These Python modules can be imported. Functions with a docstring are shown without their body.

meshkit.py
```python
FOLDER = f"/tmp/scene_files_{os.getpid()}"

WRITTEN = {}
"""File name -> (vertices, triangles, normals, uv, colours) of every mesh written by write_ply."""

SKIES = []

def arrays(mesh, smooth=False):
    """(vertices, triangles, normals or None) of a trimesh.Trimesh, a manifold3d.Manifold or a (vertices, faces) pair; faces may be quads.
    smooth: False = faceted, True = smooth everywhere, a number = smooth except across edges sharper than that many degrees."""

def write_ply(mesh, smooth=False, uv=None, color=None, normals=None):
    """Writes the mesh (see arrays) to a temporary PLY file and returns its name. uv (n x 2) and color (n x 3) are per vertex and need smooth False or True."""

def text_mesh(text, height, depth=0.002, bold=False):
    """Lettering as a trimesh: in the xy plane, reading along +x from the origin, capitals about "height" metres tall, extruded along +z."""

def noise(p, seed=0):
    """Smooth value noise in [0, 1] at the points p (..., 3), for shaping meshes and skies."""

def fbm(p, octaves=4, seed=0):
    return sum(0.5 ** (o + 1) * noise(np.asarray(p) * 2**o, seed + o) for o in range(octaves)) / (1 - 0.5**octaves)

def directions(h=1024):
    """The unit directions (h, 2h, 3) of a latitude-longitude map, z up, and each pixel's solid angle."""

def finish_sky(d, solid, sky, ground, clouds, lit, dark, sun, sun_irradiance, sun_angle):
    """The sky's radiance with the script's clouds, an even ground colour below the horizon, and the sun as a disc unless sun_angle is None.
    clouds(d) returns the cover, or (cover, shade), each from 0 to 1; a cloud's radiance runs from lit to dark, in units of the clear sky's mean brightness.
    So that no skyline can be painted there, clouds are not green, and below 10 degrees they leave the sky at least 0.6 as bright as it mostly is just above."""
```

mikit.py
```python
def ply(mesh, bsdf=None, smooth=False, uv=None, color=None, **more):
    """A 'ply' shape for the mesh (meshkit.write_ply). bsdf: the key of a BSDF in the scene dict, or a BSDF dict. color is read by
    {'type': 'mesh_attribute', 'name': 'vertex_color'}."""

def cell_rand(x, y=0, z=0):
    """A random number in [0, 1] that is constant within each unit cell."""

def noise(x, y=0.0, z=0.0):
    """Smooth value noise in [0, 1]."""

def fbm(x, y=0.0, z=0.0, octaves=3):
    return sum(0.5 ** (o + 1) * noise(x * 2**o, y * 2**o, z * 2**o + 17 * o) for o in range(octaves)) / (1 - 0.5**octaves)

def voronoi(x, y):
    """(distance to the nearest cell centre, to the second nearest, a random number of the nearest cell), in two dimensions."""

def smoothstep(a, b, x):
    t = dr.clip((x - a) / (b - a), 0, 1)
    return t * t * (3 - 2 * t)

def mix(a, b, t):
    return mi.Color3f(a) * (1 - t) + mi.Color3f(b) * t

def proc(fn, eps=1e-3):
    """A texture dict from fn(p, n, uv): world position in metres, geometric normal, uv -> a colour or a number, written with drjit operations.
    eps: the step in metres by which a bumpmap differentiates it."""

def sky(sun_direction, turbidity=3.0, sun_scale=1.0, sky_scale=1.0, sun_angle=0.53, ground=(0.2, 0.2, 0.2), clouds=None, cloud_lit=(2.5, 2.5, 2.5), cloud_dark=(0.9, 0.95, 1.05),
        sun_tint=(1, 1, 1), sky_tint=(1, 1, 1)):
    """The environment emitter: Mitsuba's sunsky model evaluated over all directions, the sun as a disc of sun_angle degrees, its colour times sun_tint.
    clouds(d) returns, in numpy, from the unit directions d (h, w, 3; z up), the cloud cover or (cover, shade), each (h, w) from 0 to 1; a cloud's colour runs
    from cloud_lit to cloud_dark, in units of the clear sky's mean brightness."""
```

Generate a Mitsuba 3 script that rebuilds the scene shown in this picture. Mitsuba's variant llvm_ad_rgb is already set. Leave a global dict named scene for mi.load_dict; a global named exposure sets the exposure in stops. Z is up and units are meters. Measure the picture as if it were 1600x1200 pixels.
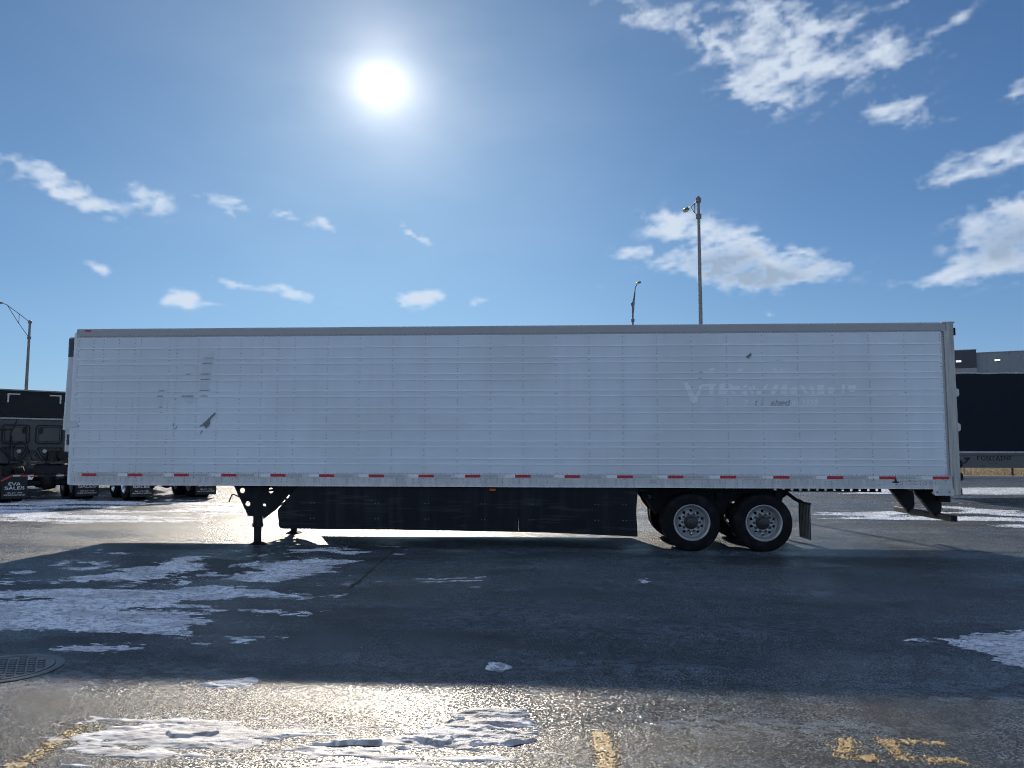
import math
import numpy as np
import trimesh
import shapely
from shapely.geometry import Polygon, Point, box as sbox
from scipy.ndimage import gaussian_filter
import drjit as dr
import mitsuba as mi
import mikit
import meshkit
from mikit import proc, noise, fbm, voronoi, smoothstep, mix, cell_rand

T4 = mi.ScalarTransform4f
PI = math.pi
scene, labels = {"type": "scene"}, {}

# ------------------------------------------------------------------ camera, sky, exposure
CAM = np.array([9.133, -13.862, 1.779])
YAW, PITCH, ROLL = -0.05963, 0.08598, 0.00184
FWD = np.array([math.sin(YAW) * math.cos(PITCH), math.cos(YAW) * math.cos(PITCH), math.sin(PITCH)])
R0 = np.array([math.cos(YAW), -math.sin(YAW), 0.0])
UP = math.cos(ROLL) * np.cross(R0, FWD) - math.sin(ROLL) * R0
scene["camera"] = {
    "type": "perspective", "fov": 2 * math.degrees(math.atan(800 / 1193.0)), "fov_axis": "x",
    "near_clip": 0.05, "far_clip": 3000.0,
    "to_world": T4().look_at(origin=CAM.tolist(), target=(CAM + FWD).tolist(), up=UP.tolist()),
}
SUN = [-0.2096, 0.8740, 0.4384]

# clouds: azimuth (from +y to the right), elevation, half width, half height (degrees), tilt (falling to the right), density
CLOUDS = [
    (-35.2, 16.9, 3.4, 0.85, 22, 1.0), (-29.3, 16.7, 1.5, 0.8, 0, 1.1), (-24.8, 17.0, 1.8, 0.55, 14, 1.0), (-20.1, 16.5, 1.8, 0.4, 20, .75),
    (-17.2, 16.1, 1.1, 0.3, 28, .7), (-10.9, 16.0, 1.0, 0.3, 32, .95), (-9.9, 15.9, 0.45, 0.55, -10, .8), (-32.6, 11.9, 0.85, 0.35, 28, .8), (-27.1, 10.5, 1.2, 0.5, 10, 1.0), (-25.3, 10.1, 1.3, 0.3, 6, .8),
    (-21.0, 11.5, 1.2, 0.55, 14, .95), (-23.6, 11.8, 1.6, .25, 10, .8), (-19.0, 10.9, 1.7, .4, 12, .7),
    (-10.2, 11.1, 1.6, 0.6, 0, 1.2), (-6.1, 11.0, 0.9, 0.35, 0, .6), (14.4, 12.9, 4.6, 1.0, 4, 1.9), (12.4, 13.9, 2.5, 1.2, 5, 1.8), (9.2, 16.4, 2.3, 0.9, 4, 1.2),
    (12.8, 15.7, 2.0, 0.55, 8, .8), (6.0, 14.3, 1.7, 0.5, 8, 1.0), (30.6, 13.6, 2.8, 1.6, -8, 1.9), (28.6, 11.6, 3.2, .6, -8, 1.4), (33.0, 13.2, 3.0, 1.6, 0, 1.9),
    (30.2, 18.3, 2.3, 0.9, -6, 1.05), (27.5, 18.0, 1.9, .6, -14, .8), (24.0, 22.2, 1.7, 0.8, 5, .75), (25.4, 21.5, 1.5, .5, 12, .5),
    (15.2, 25.6, 3.0, 2.0, 32, .95), (18.4, 26.9, 3.6, 2.0, 18, .92), (22.8, 25.8, 3.3, 1.3, 8, .85), (16.2, 29.4, 3.4, 0.9, 16, .72), (12.8, 28.2, 2.2, 1.1, 30, .45),
    (7.4, 30.2, 2.6, 0.7, 14, .75), (5.0, 31.3, 1.8, .6, 10, .5), (28.1, 26.7, 1.4, 0.3, -25, .55), (25.2, 28.2, 1.0, .25, -10, .35), (31.4, 21.5, 0.7, 0.9, 0, .7), (26.2, 11.0, 1.2, 0.25, -15, .5),
    (16.2, 9.5, 0.7, 0.15, 0, .6), (3.0, 12.2, .8, .3, 10, .3), (-34.5, 12.3, .5, .12, 20, .35),
]


def clouds(d):
    az = np.degrees(np.arctan2(d[..., 0], d[..., 1]))
    el = np.degrees(np.arcsin(np.clip(d[..., 2], -1, 1)))
    q = np.stack([az * 0.55, el * 0.9, np.zeros_like(az)], -1)
    warp = (meshkit.fbm(q * 0.9, 4, 3) - .5, meshkit.fbm(q * 0.9, 4, 11) - .5)
    fine = meshkit.fbm(np.stack([az * 0.75 + 2.5 * warp[1], el * 1.4 + 2.5 * warp[0], np.zeros_like(az)], -1), 6, 5)
    wisp = meshkit.fbm(np.stack([(az * .8 + el * .5) * .9, (el - az * .28) * 3.6, np.zeros_like(az)], -1), 5, 15)
    dens = np.zeros_like(az)
    shade = np.zeros_like(az)
    for a, e, w, h, tilt, k in CLOUDS:
        da = (az - a + 180) % 360 - 180 + warp[0] * 1.6
        de = el - e + warp[1] * 1.1
        near = (np.abs(da) < 3 * w + 3) & (np.abs(de) < 3 * h + 4)
        if not near.any():
            continue
        t = math.radians(tilt)
        x, y = da[near] * math.cos(e / 57.3), de[near]
        u, v = (x * math.cos(t) - y * math.sin(t)) / w, (x * math.sin(t) + y * math.cos(t)) / h
        g = k * np.exp(-(u * u + v * v) * 0.9)
        dens[near] = 1 - (1 - dens[near]) * (1 - np.clip(g, 0, .97))
        if k > 1.45:
            shade[near] = np.maximum(shade[near], np.exp(-((u + .05) ** 2 * 1.2 + (v + .35) ** 2 * 1.6)))
    # unseen extra cloud, added out of frame to brighten the trailer's shaded side
    away = np.clip((np.abs((az + 3.4 + 180) % 360 - 180) - 42) / 16 + np.clip((el - 40) / 14, 0, 1), 0, 1)
    f1 = meshkit.fbm(np.stack([d[..., 0] * 2.6 / (.25 + d[..., 2].clip(0)), d[..., 1] * 2.6 / (.25 + d[..., 2].clip(0)), np.zeros_like(az)], -1), 5, 31)
    dens = np.maximum(dens, away * np.clip((f1 - .36) * 4.5, 0, 1))
    c = (dens + (fine - 0.5) * 1.45 + (wisp - .5) * .85 - 0.27) / 0.85
    c = np.clip(c, 0, 1) * np.clip(dens * 3, 0, 1)
    cover = c ** 1.35 * 0.94
    # the sun's glow painted as bright cloud cover, fading outward, plus pale horizon haze
    glow_noise = meshkit.fbm(np.stack([az * .10, el * .25, np.zeros_like(az)], -1), 5, 9)
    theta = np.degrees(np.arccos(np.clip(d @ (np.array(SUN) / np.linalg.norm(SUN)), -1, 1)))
    thin = (.62 + .76 * glow_noise) * (.58 / (1 + (theta / 2.1) ** 1.95) + .030 * np.exp(-(theta / 20) ** 1.6) + .006) + .33 * np.exp(-np.clip(el, 0, 90) / 5.5)
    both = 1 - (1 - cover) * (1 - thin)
    lum = np.clip(.70 + .12 * c * c + .30 * shade * c * (.35 + .9 * fine), 0, 1)
    low = .33 * np.exp(-np.clip(el, 0, 90) / 5.5)
    return both, np.clip((lum * cover + .80 * low * (1 - cover)) / np.maximum(both, 1e-6), 0, 1)


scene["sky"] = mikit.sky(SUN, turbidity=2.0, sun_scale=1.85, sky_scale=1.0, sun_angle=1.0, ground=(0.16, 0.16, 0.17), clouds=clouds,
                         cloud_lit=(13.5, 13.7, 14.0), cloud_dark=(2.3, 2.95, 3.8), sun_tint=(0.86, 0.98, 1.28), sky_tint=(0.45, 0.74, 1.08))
labels["sky"] = {"kind": "structure"}
exposure = 1.42


# ------------------------------------------------------------------ helpers
def ply(mesh, bsdf, smooth=False, **kw):
    return mikit.ply(mesh, bsdf, smooth=smooth, **kw)


def key_for(key):
    if key not in scene and key not in labels:
        return key
    n = 1
    while f"{key}_{n:03d}" in scene or f"{key}_{n:03d}" in labels:
        n += 1
    return f"{key}_{n:03d}"


def put(key, mesh, bsdf, smooth=False, label=None, **kw):
    key = key_for(key)
    scene[key] = mesh if isinstance(mesh, dict) else ply(mesh, bsdf, smooth, **kw)
    if label:
        labels[key] = {"label": label}
    return key


def thing(key, label, cat, group=None):
    key = key_for(key)
    labels[key] = {"label": label, "category": cat}
    if group:
        labels[key]["group"] = group
    return key


def stuff(key):
    labels.setdefault(key, {})["kind"] = "stuff"


def cat(ms):
    return trimesh.util.concatenate([m for m in ms if m is not None])


def box(x0, x1, y0, y1, z0, z1, c=0.0):
    """A box, its edges chamfered by c."""
    if c <= 0:
        m = trimesh.creation.box((x1 - x0, y1 - y0, z1 - z0))
        m.apply_translation(((x0 + x1) / 2, (y0 + y1) / 2, (z0 + z1) / 2))
        return m
    p = []
    for sx in (0, 1):
        for sy in (0, 1):
            for sz in (0, 1):
                X, Y, Z = (x0, x1)[sx], (y0, y1)[sy], (z0, z1)[sz]
                ix, iy, iz = (c, -c)[sx], (c, -c)[sy], (c, -c)[sz]
                p += [(X, Y + iy, Z + iz), (X + ix, Y, Z + iz), (X + ix, Y + iy, Z)]
    return trimesh.convex.convex_hull(np.array(p))


def rod(a, b, r, n=10, r2=None):
    """A capped cylinder or cone frustum from a to b."""
    a, b = np.array(a, float), np.array(b, float)
    r2 = r if r2 is None else r2
    d = b - a
    L = np.linalg.norm(d)
    m = trimesh.creation.revolve([(0, 0), (r, 0), (r2, L), (0, L)], sections=n)
    m.apply_transform(trimesh.geometry.align_vectors([0, 0, 1], d / L))
    m.apply_translation(a)
    return m


def tube(pts, r, n=8):
    """A bent round bar along a polyline."""
    p = np.array(pts, float)
    t = np.gradient(p, axis=0)
    t /= np.linalg.norm(t, axis=1, keepdims=True)
    ref = np.array([0.3, 0.2, 0.93])
    a = np.cross(t, ref)
    a /= np.linalg.norm(a, axis=1, keepdims=True)
    b = np.cross(t, a)
    ang = np.arange(n) * 2 * PI / n
    v = p[:, None] + r * (np.cos(ang)[None, :, None] * a[:, None] + np.sin(ang)[None, :, None] * b[:, None])
    f = []
    for i in range(len(p) - 1):
        for j in range(n):
            k = (j + 1) % n
            f += [[i * n + j, i * n + k, (i + 1) * n + k], [i * n + j, (i + 1) * n + k, (i + 1) * n + j]]
    m = len(p) * n
    f += [[m, (j + 1) % n, j] for j in range(n)] + [[m + 1, m - n + j, m - n + (j + 1) % n] for j in range(n)]
    mesh = trimesh.Trimesh(np.vstack([v.reshape(-1, 3), p[:1], p[-1:]]), f, process=False)
    mesh.fix_normals()
    return mesh


def curve(pts, n=6):
    """A smooth polyline (Catmull-Rom) through the points."""
    p = np.array(pts, float)
    p = np.vstack([2 * p[0] - p[1], p, 2 * p[-1] - p[-2]])
    out = []
    for i in range(1, len(p) - 2):
        for s in np.linspace(0, 1, n, endpoint=False):
            a, b, c, d = p[i - 1:i + 3]
            out.append(.5 * (2 * b + (c - a) * s + (2 * a - 5 * b + 4 * c - d) * s * s + (3 * b - a - 3 * c + d) * s ** 3))
    return np.array(out + [p[-2]])


RX = trimesh.transformations.rotation_matrix(PI / 2, [1, 0, 0])


def plate(poly, y0, y1):
    """A polygon in (x, z), as a solid between y0 and y1."""
    g = poly if hasattr(poly, "area") else Polygon(poly)
    if not g.is_valid:
        g = g.buffer(0)
    ms = [trimesh.creation.extrude_polygon(q, y1 - y0, engine="earcut") for q in getattr(g, "geoms", [g])]
    m = cat(ms)
    m.apply_transform(RX)
    m.apply_translation((0, y1, 0))
    return m


def circ(x, z, r, n=16):
    return Polygon([(x + r * math.cos(a), z + r * math.sin(a)) for a in np.arange(n) * 2 * PI / n])


def text_on(text, x0, x1, z0, h, y, depth=0.0015, italic=0.0, bold=False):
    """Lettering on a plane facing -y, between x0 and x1, capitals h tall on the line z0."""
    m = meshkit.text_mesh(text, h, depth, bold)
    v = m.vertices
    v[:, 0] = (v[:, 0] - v[:, 0].min()) / (np.ptp(v[:, 0])) * (x1 - x0) + italic * v[:, 1]
    v[:, 0] += x0
    m.vertices = v
    m.apply_transform(RX)
    m.apply_translation((0, y, z0))
    return m


def grid_mesh(xs, ys, z):
    X, Y = np.meshgrid(xs, ys, indexing="ij")
    nx, ny = len(xs), len(ys)
    v = np.stack([X, Y, z], -1).reshape(-1, 3)
    i, j = np.meshgrid(np.arange(nx - 1), np.arange(ny - 1), indexing="ij")
    a = (i * ny + j).ravel()
    f = np.vstack([np.stack([a, a + ny, a + ny + 1], 1), np.stack([a, a + ny + 1, a + 1], 1)])
    return v, f


def gz(x, y):
    """The height of the lot: nearly level, rising gently behind the trailer, with small dips."""
    x, y = np.broadcast_arrays(np.asarray(x, float), np.asarray(y, float))
    z = 0.015 * np.clip(y - 3, 0, 37)
    w = np.clip((24 - y) / 20, 0, 1)
    return z + w * 0.030 * (meshkit.fbm(np.stack([x * .33, y * .33, x * 0], -1), 3, 21) - .5)


# ------------------------------------------------------------------ materials
def principled(color, rough=0.5, metallic=0.0, spec=0.5, **kw):
    c = {"type": "rgb", "value": list(color)} if isinstance(color, (tuple, list)) else color
    r = rough if isinstance(rough, dict) else float(rough)
    return {"type": "twosided", "b": {"type": "principled", "base_color": c, "roughness": r, "metallic": metallic, "specular": spec, **kw}}


def mat(name, *a, **k):
    scene[name] = principled(*a, **k)
    return name


def panel_color(p, n, uv):
    streak = fbm(p.x * 9.0, p.z * 0.35, 3.0, 3)
    blot = fbm(p.x * 0.7, p.z * 0.9, 7.0, 3)
    c = mix((0.80, 0.86, 0.93), (0.68, 0.72, 0.77), smoothstep(.42, .8, streak) * .24)
    return mix(c, (0.71, 0.77, 0.80), smoothstep(.42, .75, blot) * .7)


def rail_color(p, n, uv):
    a = fbm(p.x * 14, p.z * 2.0, 1.0, 3)
    return mix((0.72, 0.72, 0.72), (0.60, 0.60, 0.60), smoothstep(.3, .75, a))


def post_color(p, n, uv):
    a = fbm(p.x * 30, p.z * 1.3, 1.0, 3)
    return mix((0.58, 0.56, 0.53), (0.42, 0.41, 0.39), smoothstep(.3, .7, a))


def rubber_color(p, n, uv):
    a = fbm(p.x * 7, p.y * 7, p.z * 7, 3)
    return mix((0.005, 0.006, 0.008), (0.020, 0.021, 0.022), smoothstep(.45, .8, a))


def black_color(p, n, uv):
    a = fbm(p.x * 5, p.y * 5, p.z * 2.5, 3)
    return mix((0.005, 0.008, 0.013), (0.020, 0.022, 0.026), smoothstep(.45, .85, a))


def skirt_color(p, n, uv):
    a = fbm(p.x * 11, p.z * 1.1, 4.0, 4)
    b = fbm(p.x * 1.2, p.z * 5.0, 6.0, 4)
    c = mix((0.003, 0.006, 0.012), (0.012, 0.016, 0.022), smoothstep(.45, .75, a))
    scuff = smoothstep(.60, .66, fbm(p.x * 2.2, p.z * 38, 2.0, 3)) * smoothstep(.50, .62, b)
    return mix(c, (0.10, 0.10, 0.10), scuff * .22)


mat("paint_white", proc(panel_color), 0.42, spec=0.5)
mat("bare_aluminium", proc(rail_color), 0.5, metallic=0.35)
mat("rail_dull", (0.44, 0.435, 0.44), 0.55, metallic=0.2)
mat("weathered_steel", proc(post_color), 0.6, metallic=0.2)
mat("rivet_metal", (0.17, 0.175, 0.19), 0.45, metallic=0.4)
mat("plain_white", (0.66, 0.67, 0.68), 0.45)
mat("ghost_light", (0.93, 0.97, 0.99), 0.4)
mat("ghost_dark", (0.33, 0.36, 0.37), 0.5)
mat("ghost_grey", (0.68, 0.745, 0.785), 0.5)
mat("ghost_deep", (0.20, 0.225, 0.235), 0.5)
mat("tape_red", (0.55, 0.025, 0.04), 0.35)
mat("tape_white", (0.93, 0.93, 0.92), 0.35)
mat("tape_grey", (0.50, 0.51, 0.52), 0.4)
mat("chassis_black", proc(black_color), 0.6, spec=0.3)
mat("skirt_black", proc(skirt_color), 0.5, spec=0.3)
mat("rubber", proc(rubber_color), 0.8, spec=0.25)
mat("flap_rubber", (0.012, 0.017, 0.022), 0.6, spec=0.3)
mat("flap_stripe", (0.24, 0.25, 0.26), 0.5)
mat("rim_metal", (0.42, 0.43, 0.44), 0.36, metallic=0.55)
mat("dark_metal", (0.05, 0.05, 0.055), 0.45, metallic=0.3)
mat("chrome", (0.75, 0.75, 0.75), 0.16, metallic=1.0)
mat("amber_lens", (0.55, 0.14, 0.02), 0.25)
mat("red_lens", (0.45, 0.03, 0.02), 0.25)
mat("grille_dark", (0.03, 0.045, 0.055), 0.35)
mat("truck_black", (0.003, 0.007, 0.014), 0.45, spec=0.25)
mat("truck_grey", (0.10, 0.11, 0.118), 0.6, spec=0.3)
mat("truck_window", (0.085, 0.095, 0.105), 0.5)
mat("seal_black", (0.008, 0.008, 0.009), 0.6)
mat("truck_tape", (0.50, 0.50, 0.50), 0.5)
mat("letter_white", (0.60, 0.60, 0.60), 0.5)
mat("tarp_navy", (0.003, 0.008, 0.018), 0.6, spec=0.25)
mat("tarp_edge", (0.40, 0.41, 0.43), 0.5)
mat("bed_grey", (0.13, 0.135, 0.14), 0.5, metallic=0.3)
mat("letter_black", (0.008, 0.008, 0.012), 0.5)
mat("galvanised", (0.22, 0.225, 0.23), 0.5, metallic=0.4)
mat("lamp_grey", (0.16, 0.165, 0.17), 0.4)
mat("lamp_glass", (0.55, 0.55, 0.52), 0.2)
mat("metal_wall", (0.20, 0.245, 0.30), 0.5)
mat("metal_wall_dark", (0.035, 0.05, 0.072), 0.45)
mat("metal_trim", (0.24, 0.29, 0.34), 0.5)
mat("concrete", (0.42, 0.41, 0.39), 0.85)
mat("wire", (0.13, 0.13, 0.13), 0.5, metallic=0.4)
mat("clear_glass", (0.03, 0.04, 0.05), 0.05)


def iron_color(p, n, uv):
    a = fbm(p.x * 12, p.y * 12, 2.0, 3)
    return mix((0.12, 0.125, 0.13), (0.055, 0.057, 0.06), a)


mat("cast_iron", proc(iron_color), 0.35, metallic=0.5)


def stones(p, s):
    """(distance to the nearest stone's centre, the offset from it, a random number of that stone)"""
    x, y = p.x * s, p.y * s
    best, ox, oy, r = mi.Float(9), mi.Float(0), mi.Float(0), mi.Float(0)
    for a in (-1, 0, 1):
        for b in (-1, 0, 1):
            cx, cy = dr.floor(x) + a, dr.floor(y) + b
            dx, dy = x - cx - cell_rand(cx, cy, 1), y - cy - cell_rand(cx, cy, 2)
            d = dx * dx + dy * dy
            near = d < best
            ox, oy, r = dr.select(near, dx, ox), dr.select(near, dy, oy), dr.select(near, cell_rand(cx, cy, 3), r)
            best = dr.minimum(best, d)
    return dr.sqrt(best), ox, oy, r


STONE = 84.0


def wetness(p):
    w = fbm(p.x * 0.40 + 3.1, p.y * 0.85 + 9.2, 0.5, 4)
    return smoothstep(.40, .62, w)


def asphalt_color(p, n, uv):
    d, ox, oy, r = stones(p, STONE)
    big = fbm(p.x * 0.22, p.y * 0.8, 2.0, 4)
    tar = fbm(p.x * 1.3, p.y * 2.8, 5.0, 4)
    base = mix((0.010, 0.010, 0.011), (0.17, 0.168, 0.165), dr.square(smoothstep(.15, 1.0, r)) * (1 - .6 * smoothstep(.3, .8, d)))
    base = mix(base, (0.022, 0.022, 0.024), smoothstep(.47, .70, tar) * .6)
    grit = fbm(p.x * 6.0, p.y * 11.0, 6.0, 4)
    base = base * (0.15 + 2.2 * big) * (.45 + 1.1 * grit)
    frost = smoothstep(.48, .74, fbm(p.x * .35 + 40, p.y * 1.5, 8.0, 4)) * smoothstep(.42, .62, fbm(p.x * 13, p.y * 20, 4.0, 4))
    return mix(base, (0.28, 0.285, 0.295), frost * .28) * mi.Color3f(.70, .95, 1.20)


def asphalt_rough(p, n, uv):
    d, ox, oy, r = stones(p, STONE)
    return 0.54 - 0.24 * wetness(p) + 0.14 * (r - .5)


def asphalt_height(p, n, uv):
    d, ox, oy, r = stones(p, STONE)
    tilt = (ox * dr.cos(r * 39.0) + oy * dr.sin(r * 39.0)) * (.06 + .34 * dr.square(r)) / STONE
    return tilt + 0.0030 * fbm(p.x * 34, p.y * 34, 1.0, 3)


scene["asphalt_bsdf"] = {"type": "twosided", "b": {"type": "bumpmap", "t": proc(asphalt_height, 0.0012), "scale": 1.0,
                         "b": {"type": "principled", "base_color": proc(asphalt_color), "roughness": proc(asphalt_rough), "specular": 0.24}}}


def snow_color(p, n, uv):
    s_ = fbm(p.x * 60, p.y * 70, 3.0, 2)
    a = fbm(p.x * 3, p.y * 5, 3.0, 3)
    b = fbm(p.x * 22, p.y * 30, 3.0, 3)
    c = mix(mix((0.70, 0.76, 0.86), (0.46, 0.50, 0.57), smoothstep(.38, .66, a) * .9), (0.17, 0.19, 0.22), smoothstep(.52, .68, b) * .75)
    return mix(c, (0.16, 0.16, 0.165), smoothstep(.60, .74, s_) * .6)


def snow_height(p, n, uv):
    return 0.006 * fbm(p.x * 25, p.y * 40, 2.0, 3)


def packed_color(p, n, uv):
    a = fbm(p.x * 4, p.y * 14, 3.0, 4)
    b = fbm(p.x * 30, p.y * 50, 3.0, 3)
    return mix(mix((0.66, 0.67, 0.69), (0.36, 0.365, 0.38), smoothstep(.36, .66, a) * .9), (0.20, 0.20, 0.21), smoothstep(.52, .70, b) * .7)


scene["packed_snow_bsdf"] = {"type": "twosided", "b": {"type": "principled", "base_color": proc(packed_color), "roughness": 0.65, "specular": 0.3}}
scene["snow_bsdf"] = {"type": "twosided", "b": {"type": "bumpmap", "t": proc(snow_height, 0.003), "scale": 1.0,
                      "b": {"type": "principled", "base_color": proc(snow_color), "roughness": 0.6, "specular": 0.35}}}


def yellow_color(p, n, uv):
    d, ox, oy, r = stones(p, STONE)
    return mix((0.26, 0.17, 0.07), (0.48, 0.34, 0.15), r)


scene["yellow_paint"] = {"type": "twosided", "b": {"type": "bumpmap", "t": proc(asphalt_height, 0.0012), "scale": 1.0,
                         "b": {"type": "principled", "base_color": proc(yellow_color), "roughness": 0.55, "specular": 0.4}}}


def field_color(p, n, uv):
    a = fbm(p.x * .8, p.y * .8, 1.0, 4)
    return mix((0.20, 0.15, 0.085), (0.32, 0.26, 0.16), a)


mat("field_soil", proc(field_color), 0.9)
mat("dry_grass_blade", (0.34, 0.26, 0.14), 0.8)

# ------------------------------------------------------------------ the ground
xs = np.unique(np.concatenate([[-600, -300, -150, -80, -50], np.arange(-35, 45, .35), [50, 80, 150, 300, 600]]))
ys = np.unique(np.concatenate([[-60, -40, -25], np.arange(-16, 28, .35), [30, 34, 40, 45, 60, 100, 200, 400, 900]]))
GX, GY = np.meshgrid(xs, ys, indexing="ij")
v, f = grid_mesh(xs, ys, gz(GX, GY))
put("asphalt_ground", (v, f), "asphalt_bsdf", True, uv=v[:, :2])
labels["asphalt_ground"] = {"kind": "structure"}

v, f = grid_mesh(np.array([-300, 0, 20, 60, 150, 400.]), np.array([27.2, 40, 60, 86.]), np.tile(np.array([.37, .56, .56, .56]) + .006, (6, 1)))
put("field", (v, f), "field_soil", True)
labels["field"] = {"kind": "structure"}
put("kerb", box(-120, 160, 26.9, 27.2, 0.2, 0.36 + 0.13, .02), "concrete")
labels["kerb"] = {"kind": "structure"}


def sheet(polys, res, amp, edge=.12, k=2.2, thr=.5, nk=.9, fr=(3, 3), seed=0, steep=None, ridges=0.0, fray=.9, ff=(11, 22), oct=7, lift=0.0):
    """A ragged thin layer that lies on the ground inside the polygons."""
    P = [Polygon(q) for q in polys]
    x0, y0, x1, y1 = shapely.union_all(P).bounds
    X = np.arange(x0 - 3 * edge, x1 + 3 * edge, res)
    Y = np.arange(y0 - 3 * edge, y1 + 3 * edge, res)
    gx, gy = np.meshgrid(X, Y, indexing="ij")
    ins = np.zeros(gx.shape)
    for q in P:
        ins = np.maximum(ins, shapely.contains_xy(q, gx.ravel(), gy.ravel()).reshape(gx.shape))
    soft = gaussian_filter(ins, edge / res)
    n3 = meshkit.fbm(np.stack([gx * ff[0], gy * ff[1], gx * 0], -1), 4, seed + 3)
    n1 = meshkit.fbm(np.stack([gx * fr[0], gy * fr[1], gx * 0], -1), oct, seed)
    hgt = np.clip((soft + nk * (n1 - .5) + fray * (n3 - .5) - thr) * k, -.6, 1)
    n2 = meshkit.fbm(np.stack([gx * 9, gy * 16, gx * 0], -1), 4, seed + 7)
    if ridges:
        tread = np.sin((gy + .08 * (gx - 8) + .03 * (n1 - .5)) * 2 * PI / .115)
        hgt = np.where(hgt > 0, hgt * (1 - ridges + ridges * np.clip(.5 + .9 * tread, 0, 1)), hgt)
    h = np.where(hgt > 0, amp * hgt * (.55 + .9 * n2), amp * hgt * 1.5 - 0.002) + lift * (hgt > 0)
    v, f = grid_mesh(X, Y, gz(gx, gy) + h)
    keep = (hgt.ravel()[f] > -.02).any(1)
    f = f[keep]
    u, inv = np.unique(f, return_inverse=True)
    return (v[u], inv.reshape(-1, 3))


def lay(key, label, cat_, bsdf, *a, **k):
    group = k.pop("group", None)
    m = sheet(*a, **k)
    key = thing(key, label, cat_, group)
    if cat_ == "snow" and "snow streaks" in label:
        labels[key]["kind"] = "stuff"
    scene[key] = ply(m, bsdf, True, uv=m[0][:, :2])


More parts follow.
